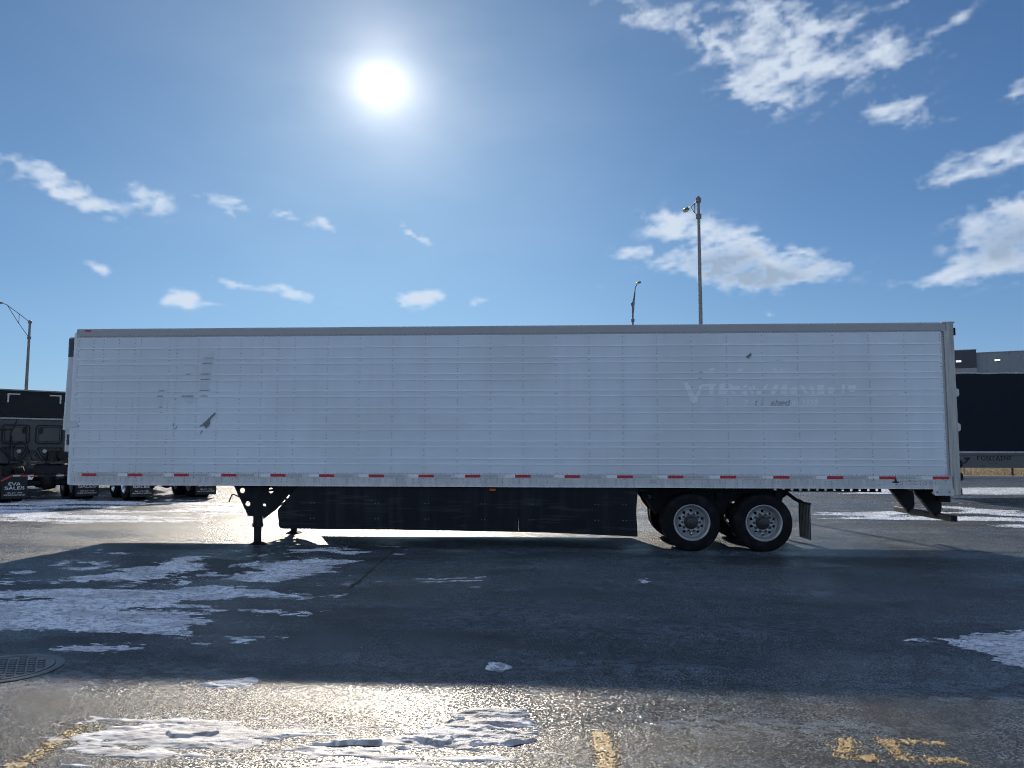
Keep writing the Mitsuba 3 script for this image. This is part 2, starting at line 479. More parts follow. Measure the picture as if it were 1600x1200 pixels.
A = [(3.93, -6.85), (2.0, -5.4), (2.3, -4.51), (3.24, -4.25), (4.08, -4.41), (4.74, -4.24), (5.01, -4.56), (5.29, -4.74), (5.34, -5.3), (5.53, -6.36), (5.35, -6.63), (4.67, -6.55), (4.15, -6.45), (4.19, -6.95)]
Bq = [(1.6, -4.3), (3.18, -3.88), (3.59, -3.5), (3.66, -2.34), (3.65, -1.3), (3.45, -0.75), (3.1, -1.0), (2.78, -2.19), (2.7, -3.0), (2.37, -3.58)]
Cq = [(4.78, -4.23), (4.75, -3.41), (4.72, -2.25), (5.4, -1.32), (5.94, -1.78), (5.61, -2.81), (5.43, -3.62), (5.24, -4.02)]
Dq = [(3.61, -4.31), (4.66, -4.06), (6.02, -4.23), (6.09, -4.44), (5.29, -4.74), (4.35, -4.61)]
lay("snow_patch", "large thin streaky snow patch in the trailer's shadow left of the landing gear", "snow", "snow_bsdf", [A, Dq], .014, .010, .22, 1.4, .46, 2.4, (1.0, 2.4), 3)
lay("snow_patch", "narrow snow streak behind the big shaded patch leading towards the landing leg", "snow", "snow_bsdf", [Bq], .016, .008, .20, 1.4, .44, 2.2, (1.4, 2.6), 8)
lay("snow_patch", "rounded snow patch in shadow just in front of the black side skirt's left end", "snow", "snow_bsdf", [Cq], .014, .009, .20, 1.4, .42, 2.1, (1.4, 3.0), 12)
lay("snow_patch", "snow patch in shadow at the right edge of the photo", "snow", "snow_bsdf", [[(12.72, -6.40), (13.0, -6.12), (13.71, -5.88), (14.3, -5.9), (14.0, -7.4), (13.06, -7.38), (12.90, -7.25), (12.86, -7.0), (12.92, -6.68), (12.8, -6.52)]], .012, .010, .12, 1.6, .54, 1.5, (1.6, 4), 15)
lay("snow_patch", "small white snow blob alone in the middle of the shadow's near edge", "snow", "snow_bsdf", [[(8.54, -7.47), (8.56, -7.31), (8.69, -7.29), (8.75, -7.44), (8.70, -7.59), (8.60, -7.59)]], .008, .018, .03, 2.5, .45, .8, (9, 9), 17)
lay("snow_patch", "thin snow sliver at the shadow's edge left of centre", "snow", "snow_bsdf", [[(6.40, -8.06), (6.56, -7.92), (6.79, -7.86), (6.83, -8.0), (6.64, -8.15)]], .009, .010, .04, 2.2, .45, .9, (6, 9), 19)
lay("snow_patch", "packed snow plate in the sunlit foreground beside the left yellow line", "snow", "packed_snow_bsdf", [[(6.21, -9.31), (6.19, -9.0), (6.37, -8.87), (6.85, -8.78), (7.44, -8.89), (7.6, -9.0), (7.04, -9.21), (6.81, -9.40), (6.43, -9.40)]], .007, .012, .06, 1.5, .46, 2.1, (2.5, 11), 23)
lay("snow_patch", "ridged snow plate with tyre tread marks in the sunlit foreground centre", "snow", "packed_snow_bsdf", [[(8.35, -8.6), (8.63, -8.42), (8.83, -8.42), (8.93, -8.65), (9.02, -8.98), (8.89, -9.1), (8.62, -9.14), (8.20, -9.16), (8.18, -8.98), (8.42, -8.8)]], .006, .022, .05, 1.6, .44, 1.9, (2.5, 11), 27, ridges=.30)
lay("snow_patch", "low snow strip at the bottom edge of the photo left of centre", "snow", "packed_snow_bsdf", [[(7.5, -9.50), (7.98, -9.37), (8.49, -9.26), (8.86, -9.14), (9.0, -9.11), (8.86, -9.30), (8.51, -9.46), (8.18, -9.61), (7.6, -9.66)], [(7.57, -9.13), (8.06, -9.02), (8.31, -8.95), (8.27, -9.23), (7.95, -9.24), (7.62, -9.29)]], .007, .011, .07, 1.5, .50, 2.2, (2.5, 13), 31)
for q, lab in (([(6.66, -9.03), (7.0, -8.975), (7.03, -9.05), (7.02, -9.09), (6.74, -9.14)], "long snow slab with a clean broken edge on the left foreground plate"),
               ([(7.62, -9.13), (8.07, -9.065), (8.08, -9.13), (7.65, -9.19)], "long narrow snow slab in the foreground left of the round lumps"),
               ([(8.20, -9.02), (8.33, -8.97), (8.49, -8.98), (8.50, -9.12), (8.37, -9.14), (8.2, -9.08)], "lumpy square snow slab in the foreground centre"),
               ([(8.585, -9.045), (8.69, -9.035), (8.70, -9.12), (8.59, -9.13)], "small block of snow between two larger slabs in the foreground"),
               ([(8.77, -9.075), (8.99, -9.0), (9.0, -9.05), (8.78, -9.12)], "rightmost low snow slab near the middle yellow line"),
               ([(8.38, -8.72), (8.52, -8.66), (8.54, -8.71), (8.42, -8.76)], "thin snow slab at the far left corner of the ridged plate")):
    lay("snow_slab", lab, "snow", "packed_snow_bsdf", [q], .006, .026, .020, 2.6, .44, 1.0, (10, 14), len(lab), fray=.5)
lay("snow_streak", "faint long snow streak in the shadow under the middle of the trailer", "snow", "snow_bsdf", [[(7.09, -3.25), (7.6, -3.11), (8.06, -3.23), (7.65, -3.47), (7.21, -3.4)]], .014, .004, .12, 1.6, .62, 2.4, (2, 9), 35)
lay("snow_streak", "tiny snow streak in the shadow in front of the tandem wheels", "snow", "snow_bsdf", [[(10.18, -3.14), (10.31, -3.0), (10.42, -3.22), (10.26, -3.5)]], .012, .005, .08, 1.8, .5, 1.1, (5, 9), 36)
lay("snow_streak", "snow streak along the trailer's shadow edge at the near landing leg", "snow", "snow_bsdf", [[(3.69, 0.35), (4.76, -0.66), (5.74, -0.92), (6.1, -0.46), (5.1, -0.19)]], .02, .004, .15, 1.5, .66, 2.6, (2, 5), 38)
lay("snow_streak", "snow streaks on the lot between the left trucks and the landing gear", "snow", "snow_bsdf", [[(-6, 5.5), (-4, 9.2), (-1.87, 9.6), (0.5, 9.0), (1.0, 5.0), (-2, 4.0)]], .05, .006, .5, 1.4, .80, 3.0, (.35, 1.6), 41)
lay("snow_streak", "snow streaks at the wheels of the left trucks", "snow", "snow_bsdf", [[(-9.5, 9.0), (-7.5, 10.6), (-5.0, 10.6), (-3.3, 9.6), (-4.66, 7.2), (-5.4, 5.2), (-7.5, 5.0)]], .05, .008, .5, 1.4, .66, 3.0, (.4, 1.8), 43)
lay("snow_streak", "thin snow streaks on the lot behind the trailer's rear bumper", "snow", "snow_bsdf", [[(15.5, 7.5), (17.62, 8.6), (20.3, 9.2), (22.5, 7.5), (22, 4.9), (19, 5.6), (16.5, 6.2)]], .04, .006, .5, 1.4, .78, 3.0, (.3, 1.6), 45)
lay("snow_streak", "thin snow streak beside the shadow of the dark covered trailer", "snow", "snow_bsdf", [[(20.6, 10.5), (21.5, 9.6), (22.5, 7.6), (23.5, 6.2), (22.5, 5.9), (20.4, 7.95)]], .04, .006, .3, 1.5, .60, 2.6, (.5, 1.6), 47)
lay("snow_streak", "bright snow strip along the lot's edge before the far kerb", "snow", "snow_bsdf", [[(20, 17.6), (25.29, 18.4), (29.6, 19.2), (40, 19.6), (40, 15.0), (27.23, 15.4), (20, 15.7)]], .09, .015, .4, 1.5, .46, 2.2, (.25, 1.1), 49)

# worn yellow markings
lay("parking_line", "faded yellow parking line at the bottom left with frayed edges", "line", "yellow_paint", [[(6.06, -9.95), (6.18, -9.95), (6.115, -8.93), (6.005, -8.93)]], .004, .0012, .012, 6, .56, 1.2, (9, 9), 51, fray=3.6, ff=(75, 62), lift=.003, group=None)
lay("parking_line", "short yellow parking line at the bottom centre, brighter than the left one", "line", "yellow_paint", [[(9.34, -8.85), (9.45, -8.85), (9.475, -9.95), (9.365, -9.95)]], .004, .0012, .008, 6, .38, .7, (9, 9), 52, fray=3.2, ff=(75, 62), lift=.003)
for q, lab in (([(10.86, -8.86), (10.94, -8.86), (10.88, -9.08), (10.80, -9.11), (10.77, -9.10)], "first worn yellow painted mark at bottom right, upright stub"),
               ([(10.76, -9.13), (10.97, -9.12), (10.96, -9.19), (10.75, -9.19)], "worn yellow foot bar under the first painted mark at bottom right"),
               ([(11.08, -8.85), (11.19, -8.85), (11.16, -8.93), (11.14, -9.17), (11.20, -9.18), (11.06, -9.19), (11.09, -9.0)], "middle worn yellow painted mark at bottom right, slanted stroke"),
               ([(11.23, -8.85), (11.47, -8.85), (11.45, -8.93), (11.22, -8.93)], "faint upper bar of the last yellow painted mark at bottom right"),
               ([(11.24, -9.12), (11.45, -9.12), (11.47, -9.20), (11.25, -9.20)], "worn lower bar of the last yellow painted mark at bottom right")):
    lay("painted_mark", lab, "road marking", "yellow_paint", [q], .004, .0012, .010, 6, .54 if "faint" not in lab else .80, 1.6, (12, 12), len(lab) + 3, fray=3.6, ff=(75, 62), lift=.003)

# tar-sealed crack and manhole
key = thing("pavement_crack", "dark crack line with a tar blob running under the middle of the trailer", "crack")
scene[key] = ply(cat([box(-.5, .5, -.5, .5, -.5, .5).apply_transform(trimesh.transformations.compose_matrix(scale=[w, L, .008], angles=[0, 0, a], translate=[x, y, float(gz(x, y))]))
                      for x, y, L, a, w in ((6.42, -3.3, 1.1, .05, .025), (6.345, -2.2, 1.2, .06, .018), (6.29, -1.1, 1.2, .05, .016), (6.44, -3.62, .34, -.03, .06), (6.45, -3.9, .3, .03, .02))]), "seal_black")

for pts_, lab, w in (([(12.9, -2.2), (13.3, -2.6), (13.7, -2.7), (14.0, -3.4), (14.5, -3.9)], "thin wandering crack in the shadow at the right", .010), ([(13.0, -3.2), (13.5, -3.1), (14.2, -3.0), (15.2, -2.6)], "second thin crack at the right meeting the first one", .008), ([(15.2, .75), (15.9, .55), (16.6, .30), (17.6, .2)], "dark tar seam at the right beyond the shadow's far edge", .045)):
    key = thing("pavement_crack", lab, "crack")
    c_ = curve([(x, y, 0) for x, y in pts_], 8)
    nz = meshkit.noise(c_ * 9, 4) - .5
    c_[:, 1] += .05 * nz
    wd = w * (.5 + meshkit.noise(c_ * 14, 8))[:, None]
    L_, R_ = c_ + [[0, 1, 0]] * wd, c_ - [[0, 1, 0]] * wd
    vv = np.vstack([L_, R_])
    vv[:, 2] = gz(vv[:, 0], vv[:, 1]) + .004
    m_ = len(c_)
    q_ = np.arange(m_ - 1)
    scene[key] = ply((vv, np.vstack([np.stack([q_, q_ + m_, q_ + m_ + 1], 1), np.stack([q_, q_ + m_ + 1, q_ + 1], 1)])), "seal_black")

mh = thing("manhole_cover", "round cast iron manhole cover with raised studs at the left edge", "manhole cover")
MX, MY = 4.64, -7.77
MZ = float(gz(MX, MY))
ring = trimesh.creation.revolve([(.445, -.05), (.445, .004), (.438, .008), (.385, .008), (.378, .004), (.378, -.05)], sections=64)
ring.apply_translation((MX, MY, MZ))
put(mh + "__rim", ring, "cast_iron", 30)
lid = trimesh.creation.revolve([(0, .006), (.355, .006), (.36, .010), (.371, .010), (.372, -.05)], sections=64)
lid.apply_translation((MX, MY, MZ))
put(mh + "__lid", lid, "cast_iron", 30)
studs = []
for j in range(-5, 6):
    for i in range(-4, 5):
        x, y = (i + .5 * (j % 2)) * .082, j * .062
        if math.hypot(x, y) < .325:
            studs.append(box(MX + x - .027, MX + x + .027, MY + y - .017, MY + y + .017, MZ, MZ + .013, .004))
k = put(mh + "__stud", cat(studs), "cast_iron")
stuff(k)

# ------------------------------------------------------------------ the white trailer
TR = thing("semi_trailer", "long white refrigerated semi trailer with riveted sides and a black side skirt", "trailer")
LEN, WID, ZB, ZT = 16.15, 2.59, 1.108, 4.052
rng = np.random.default_rng(5)
STRONG = [0.06, 1.291, 2.404, 3.633, 4.88, 6.1, 7.306, 8.505, 9.709, 10.928, 12.174, 13.423, 14.669, 15.91]
WEAK = [0.365, 0.562, 0.866, 1.174, 1.85, 1.993, 2.801, 3.223, 3.937, 4.256, 5.487, 6.701, 7.908, 9.105, 10.315, 11.551, 12.8, 14.042, 15.282]
GROOVE = [3.667, 3.466, 3.364, 3.162, 3.057, 2.853, 2.750, 2.545, 2.441, 2.241, 2.138, 1.931, 1.824, 1.618, 1.514]
Z0, Z1 = 1.325, 3.90


def side_profile():
    out = [(0.0, Z0)]
    for i, z in enumerate(sorted(GROOVE)):
        out += [(0.0, z - .011), (-.011, z - .007), (-.011, z + .001), (0.0, z + .014)]
    return np.array(out + [(0.0, Z1)])


def side_sheet(x0, x1, off):
    pr = side_profile()
    zs = [pr[0]]
    for a, b in zip(pr[:-1], pr[1:]):                 # finer rows where the sheet is flat, so that it can be a little wavy
        n = max(1, int(abs(b[1] - a[1]) / .05))
        zs += [a + (b - a) * (i + 1) / n for i in range(n)]
    zs = np.array(zs)
    xx = np.linspace(x0, x1, 15)
    X, K = np.meshgrid(xx, np.arange(len(zs)), indexing="ij")
    Yv = zs[K, 0] + off + .0018 * (meshkit.fbm(np.stack([X * 1.7, zs[K, 1] * 3.1, X * 0], -1), 3, 4) - .5)
    nx, ny = X.shape
    v = np.stack([X, Yv, zs[K, 1]], -1).reshape(-1, 3)
    i, j = np.meshgrid(np.arange(nx - 1), np.arange(ny - 1), indexing="ij")
    a = (i * ny + j).ravel()
    f = np.vstack([np.stack([a, a + ny, a + ny + 1], 1), np.stack([a, a + ny + 1, a + 1], 1)])
    return trimesh.Trimesh(v, f, process=False)


for i in range(len(STRONG) - 1):
    put(TR + "__side_sheet", side_sheet(STRONG[i] - .02, STRONG[i + 1] + .02, 0.0 if i % 2 else -.0022), "paint_white", 35)
put(TR + "__box_body", box(0.01, 16.03, .034, WID - .018, 1.16, 4.02), "plain_white")
put(TR + "__far_side_wall", box(0.02, 16.03, WID - .016, WID, 1.32, 3.92), "paint_white")
put(TR + "__roof", box(0.03, 16.0, .03, WID - .03, 4.022, 4.045, .01), "bare_aluminium")
for s, k in ((0, "top_rail"), (1, "top_rail")):
    prof = Polygon([(-.006, 3.885), (-.006, 4.03), (0.008, ZT), (.06, ZT), (.06, 4.03), (.012, 4.02), (.012, 3.885)])
    m = trimesh.creation.extrude_polygon(prof, 16.0, engine="earcut")           # (y, z) profile run along x
    m.vertices = np.stack([m.vertices[:, 2] + .02, m.vertices[:, 0], m.vertices[:, 1]], 1)
    m.fix_normals()
    if s:
        m.vertices[:, 1] = WID - m.vertices[:, 1]
        m.fix_normals()
    put(TR + "__" + k, m, "rail_dull")
for s in (0, 1):
    prof = Polygon([(-.009, 1.128), (-.009, 1.16), (-.005, 1.165), (-.005, 1.262), (-.011, 1.266), (-.011, 1.27), (-.005, 1.274), (-.005, 1.332), (.012, 1.332), (.012, 1.15), (.08, 1.128), (.08, 1.108), (-.012, 1.108)])
    m = trimesh.creation.extrude_polygon(prof, 15.98, engine="earcut")
    m.vertices = np.stack([m.vertices[:, 2] + .03, m.vertices[:, 0], m.vertices[:, 1]], 1)
    if s:
        m.vertices[:, 1] = WID - m.vertices[:, 1]
    m.fix_normals()
    put(TR + "__bottom_rail", m, "bare_aluminium")
# vertical corners
put(TR + "__front_corner_post", box(-.035, .055, -.004, .10, 1.11, 3.99, .02), "paint_white")
put(TR + "__front_corner_post", box(-.035, .055, WID - .10, WID + .004, 1.11, 3.99, .02), "paint_white")
put(TR + "__front_wall", box(-.03, .01, .09, WID - .09, 1.15, 4.0), "plain_white")
for y0, y1 in ((-.012, .13), (WID - .13, WID + .012)):
    put(TR + "__rear_post", cat([box(16.03, 16.15, y0, y1, 1.0, 4.04, .008), box(15.985, 16.03, y0 + .004, y1 - .004, 1.33, 3.9, .004)]), "weathered_steel")
put(TR + "__rear_header", cat([box(15.95, 16.175, -.014, WID + .014, 4.035, 4.062, .006), box(16.03, 16.15, .13, WID - .13, 3.88, 4.035)]), "weathered_steel")
put(TR + "__rear_sill", box(16.02, 16.15, .0, WID, 1.0, 1.16, .01), "weathered_steel")
for y0, y1 in ((.14, 1.285), (1.30, WID - .14)):
    d = put(TR + "__rear_door", box(16.07, 16.13, y0, y1, 1.17, 3.88, .01), "paint_white")
    for yy in (y0 + .25, y1 - .25):
        put(d + "__lock_rod", rod((16.16, yy, 1.12), (16.16, yy, 3.92), .016), "galvanised")
hs = []
for z in (2.80, 2.19, 1.55, 1.32):
    put(TR + "__hinge", cat([box(16.15, 16.185, .0, .03, z - .07, z + .07, .006), rod((16.19, .01, z - .055), (16.19, .01, z + .055), .012)]), "bare_aluminium" if z > 1.6 else "chassis_black")
put(TR + "__hinge", cat([box(16.14, 16.165, -.005, .04, 3.83, 3.94, .006), rod((16.175, .01, 3.82), (16.175, .01, 3.95), .016)]), "chassis_black")
put(TR + "__rear_corner_plate", plate(Polygon([(15.69, 1.085), (15.66, 1.04), (15.72, .995), (16.03, .995), (16.03, 1.105), (15.68, 1.105)]).difference(shapely.union_all([circ(15.75, 1.055, .018), circ(15.95, 1.055, .018)])), -.010, .015), "bare_aluminium")
put(TR + "__rear_bumper_pad", box(16.15, 16.19, .02, .3, 1.0, 1.12, .01), "chassis_black")
put(TR + "__rear_bumper_pad", box(16.15, 16.19, WID - .3, WID - .02, 1.0, 1.12, .01), "chassis_black")

# rivets: rows of low domes
DOME = trimesh.creation.revolve([(0.0075, 0), (0.0055, .0038), (0, .005)], sections=6)
DOME.apply_transform(trimesh.transformations.rotation_matrix(PI / 2, [1, 0, 0]))


def domes(pts, y, s=1.0):
    pts = np.asarray(pts, float)
    V, F = DOME.vertices * s, DOME.faces
    v = (V[None] + np.stack([pts[:, 0], np.full(len(pts), y), pts[:, 1]], 1)[:, None]).reshape(-1, 3)
    f = (F[None] + (np.arange(len(pts)) * len(V))[:, None, None]).reshape(-1, 3)
    return trimesh.Trimesh(v, f, process=False)


gs = np.array(GROOVE)


def clear(zz):
    return [z for z in zz if np.abs(gs - z).min() > .02]


pts = []
for x in STRONG[1:]:
    pts += [(x, z) for z in clear(np.arange(1.36, 3.88, .0515))]
for x in WEAK:
    step = .0515 * (2 if x > 4.5 else 1.3)
    pts += [(x, z) for z in clear(np.arange(1.36, 3.88, step))]
pts += [(.075, z) for z in clear(np.arange(1.36, 3.88, .0515))] + [(15.975, z) for z in np.arange(1.36, 3.88, .045)]
k = put(TR + "__side_rivet", domes(pts, -.0035, 1.12), "rivet_metal")
stuff(k)
pts = [(x, 1.346) for x in np.arange(.1, 15.95, .047)] + [(x, 3.908) for x in np.arange(.1, 15.95, .047)]
k = put(TR + "__rail_rivet", cat([domes([p for p in pts if p[1] < 2], -.003, 1.25), domes([p for p in pts if p[1] > 2], -.007, 1.25)]), "rivet_metal")
stuff(k)
pts = []
for x in np.arange(.45, 15.6, .3055):
    pts += [(x + a, z) for a in (-.05, .05) for z in (1.19, 1.235)]
pts += [(x, z) for x in np.arange(15.05, 15.95, .085) for z in (1.19, 1.235)] + [(x, 1.213) for x in np.arange(15.52, 15.8, .05)] + [(x, z) for x in np.arange(.12, 1.1, .11) for z in (1.19, 1.235)]
for x in STRONG[1:] + WEAK:
    pts += [(x, 1.29), (x, 1.255)]
k = put(TR + "__rail_bolt", domes(pts, -.006, 1.25), "rivet_metal")
stuff(k)

# reflective tape
RED = [0.255, 1.138, 2.027, 2.928, 3.855, 4.766, 5.689, 6.605, 7.456, 8.366, 9.254, 10.196, 11.09, 12.013, 12.941, 13.872, 14.77, 15.679]
for i, x in enumerate(RED):
    put(TR + "__red_tape", box(x, x + .283, -.0072, -.004, 1.277, 1.328), "tape_red")
    if i != 0:
        put(TR + "__white_tape", box(x - .185, x - .003, -.0072, -.004, 1.277, 1.328), "tape_white")
    nx = RED[i + 1] - .19 if i < len(RED) - 1 else 16.0
    put(TR + "__worn_tape", box(x + .29, min(x + .29 + .30 + .1 * rng.random(), nx), -.0068, -.004, 1.279, 1.326), "tape_grey")

# ghosts of removed lettering
DEC = {
    "dark": [[(2.53, 3.49), (2.71, 3.49), (2.7, 3.475), (2.52, 3.475)], [(2.49, 3.39), (2.69, 3.39), (2.69, 3.372), (2.49, 3.372)], [(2.46, 3.19), (2.67, 3.19), (2.66, 3.17), (2.46, 3.17)], [(2.47, 3.088), (2.66, 3.088), (2.65, 3.07), (2.46, 3.07)], [(2.46, 2.88), (2.64, 2.88), (2.64, 2.862), (2.45, 2.862)],
             [(2.19, 3.19), (2.28, 3.19), (2.27, 3.17), (2.18, 3.17)], [(1.68, 2.88), (1.79, 2.88), (1.78, 2.86), (1.67, 2.86)], [(1.65, 2.78), (1.76, 2.78), (1.76, 2.758), (1.65, 2.758)], [(2.14, 2.78), (2.35, 2.78), (2.35, 2.755), (2.11, 2.755)], [(2.49, 2.78), (2.62, 2.78), (2.62, 2.758), (2.49, 2.758)],
             [(1.7, 2.57), (1.76, 2.57), (1.76, 2.55), (1.7, 2.55)], [(1.73, 2.47), (1.76, 2.47), (1.75, 2.45), (1.73, 2.45)], [(11.69, 3.185), (11.74, 3.185), (11.74, 3.165), (11.69, 3.165)], [(11.68, 3.08), (11.72, 3.08), (11.72, 3.062), (11.68, 3.062)],
             [(1.98, 2.27), (2.0, 2.26), (1.99, 2.19), (1.975, 2.2)], [(1.98, 2.165), (2.04, 2.165), (2.04, 2.15), (1.98, 2.15)], [(2.04, 2.215), (2.06, 2.2), (2.05, 2.165), (2.035, 2.17)]],
    "deep": [[(2.76, 2.46), (2.79, 2.44), (2.68, 2.33), (2.68, 2.24), (2.61, 2.16), (2.56, 2.22), (2.46, 2.18), (2.58, 2.28)], [(2.55, 2.12), (2.5, 2.05), (2.49, 2.06), (2.54, 2.13)], [(12.61, 3.53), (12.61, 3.48), (12.56, 3.41), (12.54, 3.44), (12.5, 3.44)], [(13.1, 3.4), (13.09, 3.38), (13.06, 3.375)]],
    "grey": [[(2.53, 3.48), (2.58, 3.55), (2.65, 3.62), (2.72, 3.6), (2.7, 3.48), (2.68, 3.36), (2.67, 3.18), (2.65, 3.05), (2.65, 2.86), (2.46, 2.86), (2.47, 3.06), (2.48, 3.18), (2.5, 3.37)], [(2.14, 2.75), (2.36, 2.75), (2.34, 2.66), (2.29, 2.61), (2.19, 2.67)], [(1.67, 2.73), (1.76, 2.73), (1.76, 2.57), (1.71, 2.57)],
             [(11.7, 3.05), (11.82, 3.04), (11.80, 2.97), (11.73, 2.98)]],
    "light": [[(11.4, 2.98), (11.47, 3.0), (11.6, 2.74), (11.66, 2.86), (11.69, 2.83), (11.63, 2.64), (11.57, 2.62), (11.52, 2.67)], [(11.67, 2.91), (11.72, 2.96), (11.7, 2.81), (11.67, 2.76)], [(11.72, 2.96), (11.98, 2.97), (11.97, 2.93), (11.94, 2.92), (11.92, 2.78), (11.85, 2.78), (11.86, 2.92), (11.71, 2.91)], [(12.04, 2.96), (12.14, 2.98), (12.12, 2.88), (12.2, 2.89), (12.18, 2.78), (12.01, 2.78)],
              [(12.2, 2.98), (12.29, 2.92), (12.4, 2.93), (12.38, 2.86), (12.29, 2.83), (12.34, 2.78), (12.26, 2.78), (12.21, 2.88)], [(12.43, 2.83), (12.53, 2.84), (12.52, 2.76), (12.43, 2.78)], [(12.62, 2.93), (12.67, 2.93), (12.66, 2.86), (12.62, 2.87)], [(12.81, 2.9), (12.88, 2.97), (12.89, 2.93), (12.82, 2.83)], [(13.0, 2.95), (13.08, 2.95), (13.06, 2.85), (13.0, 2.78), (12.93, 2.78)],
              [(13.13, 2.9), (13.22, 2.97), (13.23, 2.78), (13.1, 2.78)], [(13.28, 2.88), (13.39, 2.91), (13.4, 2.78), (13.26, 2.78)], [(13.45, 2.94), (13.53, 2.91), (13.62, 2.78), (13.53, 2.78)], [(13.63, 2.91), (13.68, 2.93), (13.72, 2.78), (13.64, 2.78)], [(13.76, 2.94), (13.88, 2.94), (13.88, 2.78), (13.74, 2.78)], [(14.19, 2.95), (14.24, 2.95), (14.22, 2.80), (14.17, 2.80)], [(14.29, 2.92), (14.43, 2.94), (14.41, 2.82), (14.31, 2.81)], [(12.55, 2.92), (12.58, 2.93), (12.64, 2.80), (12.6, 2.78)], [(12.70, 2.84), (12.79, 2.86), (12.78, 2.78), (12.69, 2.78)], [(13.95, 2.90), (14.06, 2.92), (14.05, 2.79), (13.94, 2.79)], [(12.46, 2.93), (12.53, 2.95), (12.52, 2.90), (12.46, 2.89)],
              [(11.86, 3.24), (11.96, 3.25), (11.95, 3.21), (11.86, 3.21)], [(12.36, 3.23), (12.46, 3.24), (12.44, 3.2), (12.37, 3.19)], [(12.99, 3.24), (13.06, 3.24), (13.05, 3.21), (12.99, 3.21)], [(13.13, 3.25), (13.16, 3.24), (13.16, 3.2), (13.13, 3.2)], [(11.83, 3.15), (11.96, 3.145), (11.95, 3.13), (11.83, 3.13)]],
}
for kind, lab in (("dark", None), ("deep", "dark grey scrap of old vinyl"), ("grey", "dull grey ghost of a removed emblem"), ("light", None)):
    for q in DEC[kind]:
        put(TR + "__ghost_decal", plate(q, -.0042 - .0120 * (kind in ("dark", "deep")), -.0033 - .0120 * (kind in ("dark", "deep"))), "ghost_" + kind, label=lab)
put(TR + "__faded_lettering", cat([text_on("shed", 12.93, 13.255, 2.575, .098, -.0034, italic=.2, bold=True), text_on("t", 12.65, 12.685, 2.575, .098, -.0034, italic=.2, bold=True), text_on("l", 12.765, 12.785, 2.575, .098, -.0034, italic=.2)]), "ghost_dark", label="dark italic remains of the word Established")
put(TR + "__faded_lettering", cat([text_on("E", 12.47, 12.53, 2.575, .098, -.0034, italic=.2), text_on("in", 13.30, 13.40, 2.575, .098, -.0034, italic=.2, bold=True), text_on("1935", 13.475, 13.745, 2.575, .098, -.0034, italic=.2, bold=True)]), "ghost_light", label="pale italic words in 1935")

# front: refrigeration unit and small fittings
m = trimesh.creation.extrude_polygon(sbox(-.44, .34, -.03, 2.25).buffer(-.1).buffer(.1, quad_segs=6), 1.80, engine="earcut")
m.apply_translation((0, 0, 2.15))
pts = m.vertices
pts[:, 0] = np.where(pts[:, 0] < -.1, pts[:, 0] + .05 * ((pts[:, 2] - 2.15) / 1.8) ** 2, pts[:, 0])
RU = put(TR + "__refrigeration_unit", m, "plain_white", 40)
m = trimesh.creation.extrude_polygon(sbox(-.43, .335, -.04, 2.255).buffer(-.09).buffer(.1, quad_segs=6), .36, engine="earcut")
m.apply_translation((.042, 0, 3.565))
put(RU + "__top_grille", m, "grille_dark", 40)
m = trimesh.creation.extrude_polygon(sbox(-.38, .36, -.03, 2.23).buffer(-.07).buffer(.07, quad_segs=5), .42, engine="earcut")
m.apply_translation((0, 0, 1.73))
put(RU + "__lower_housing", m, "plain_white", 40)
put(RU + "__vent_slot", box(-.30, -.15, .335, .36, 1.86, 2.06), "grille_dark")
put(TR + "__corner_bracket", plate(Polygon([(-.12, 2.31), (.10, 2.31), (.125, 2.285), (.125, 2.20), (.10, 2.18), (-.12, 2.18)]), -.016, -.005), "plain_white", label="white bracket plate on the front edge")
put(TR + "__corner_bolt", domes([(.15, 2.36), (.155, 2.30), (.145, 2.20), (.145, 2.15)], -.006, 1.4), "rivet_metal")
put(TR + "__clearance_light", box(.18, .30, -.016, -.004, 4.002, 4.03, .004), "red_lens")
put(TR + "__marker_light", box(7.895, 8.01, .035, .07, 1.035, 1.075, .008), "amber_lens")
put(TR + "__document_clip", cat([box(14.985, 15.10, -.016, -.004, 1.215, 1.24, .003), box(15.03, 15.06, -.02, -.006, 1.235, 1.285, .003)]), "chassis_black")
put(TR + "__data_plate", box(10.785, 10.873, -.009, -.005, 1.19, 1.255), "tape_grey")

# side skirt of three sheets
SK = [(3.978, .664), (4.011, .373), (4.04, .34), (4.12, .327), (5.492, .327), (7.142, .317), (8.883, .297), (10.427, .241), (10.54, .236), (10.558, .26), (10.534, .672), (10.573, 1.12), (4.36, 1.12)]
for k_, (a, b) in enumerate(((3.9, 6.16), (6.163, 8.42), (8.423, 10.7))):
    g = Polygon(SK).intersection(sbox(a, 0, b, 2))
    put(TR + "__skirt_sheet", plate(g, .075 - .002 * (k_ % 2), .09), "skirt_black", label="black aerodynamic skirt sheet")
k = put(TR + "__skirt_bolt", cat([domes([(x + a, z) for a in (0, .06)], .072, 1.6) for x in (4.6, 5.8, 6.72, 7.75, 8.62, 9.8, 10.3) for z in (.52, .80)]), "galvanised")
stuff(k)
put(TR + "__skirt_sheet", plate([(4.1, .36), (10.5, .27), (10.55, 1.12), (4.36, 1.12)], WID - .09, WID - .075), "skirt_black")
put(TR + "__skirt_brace", cat([rod((x, .09, .62), (x, .9, 1.12), .016, 6) for x in (4.8, 6.0, 7.3, 8.5, 9.8)]), "chassis_black")

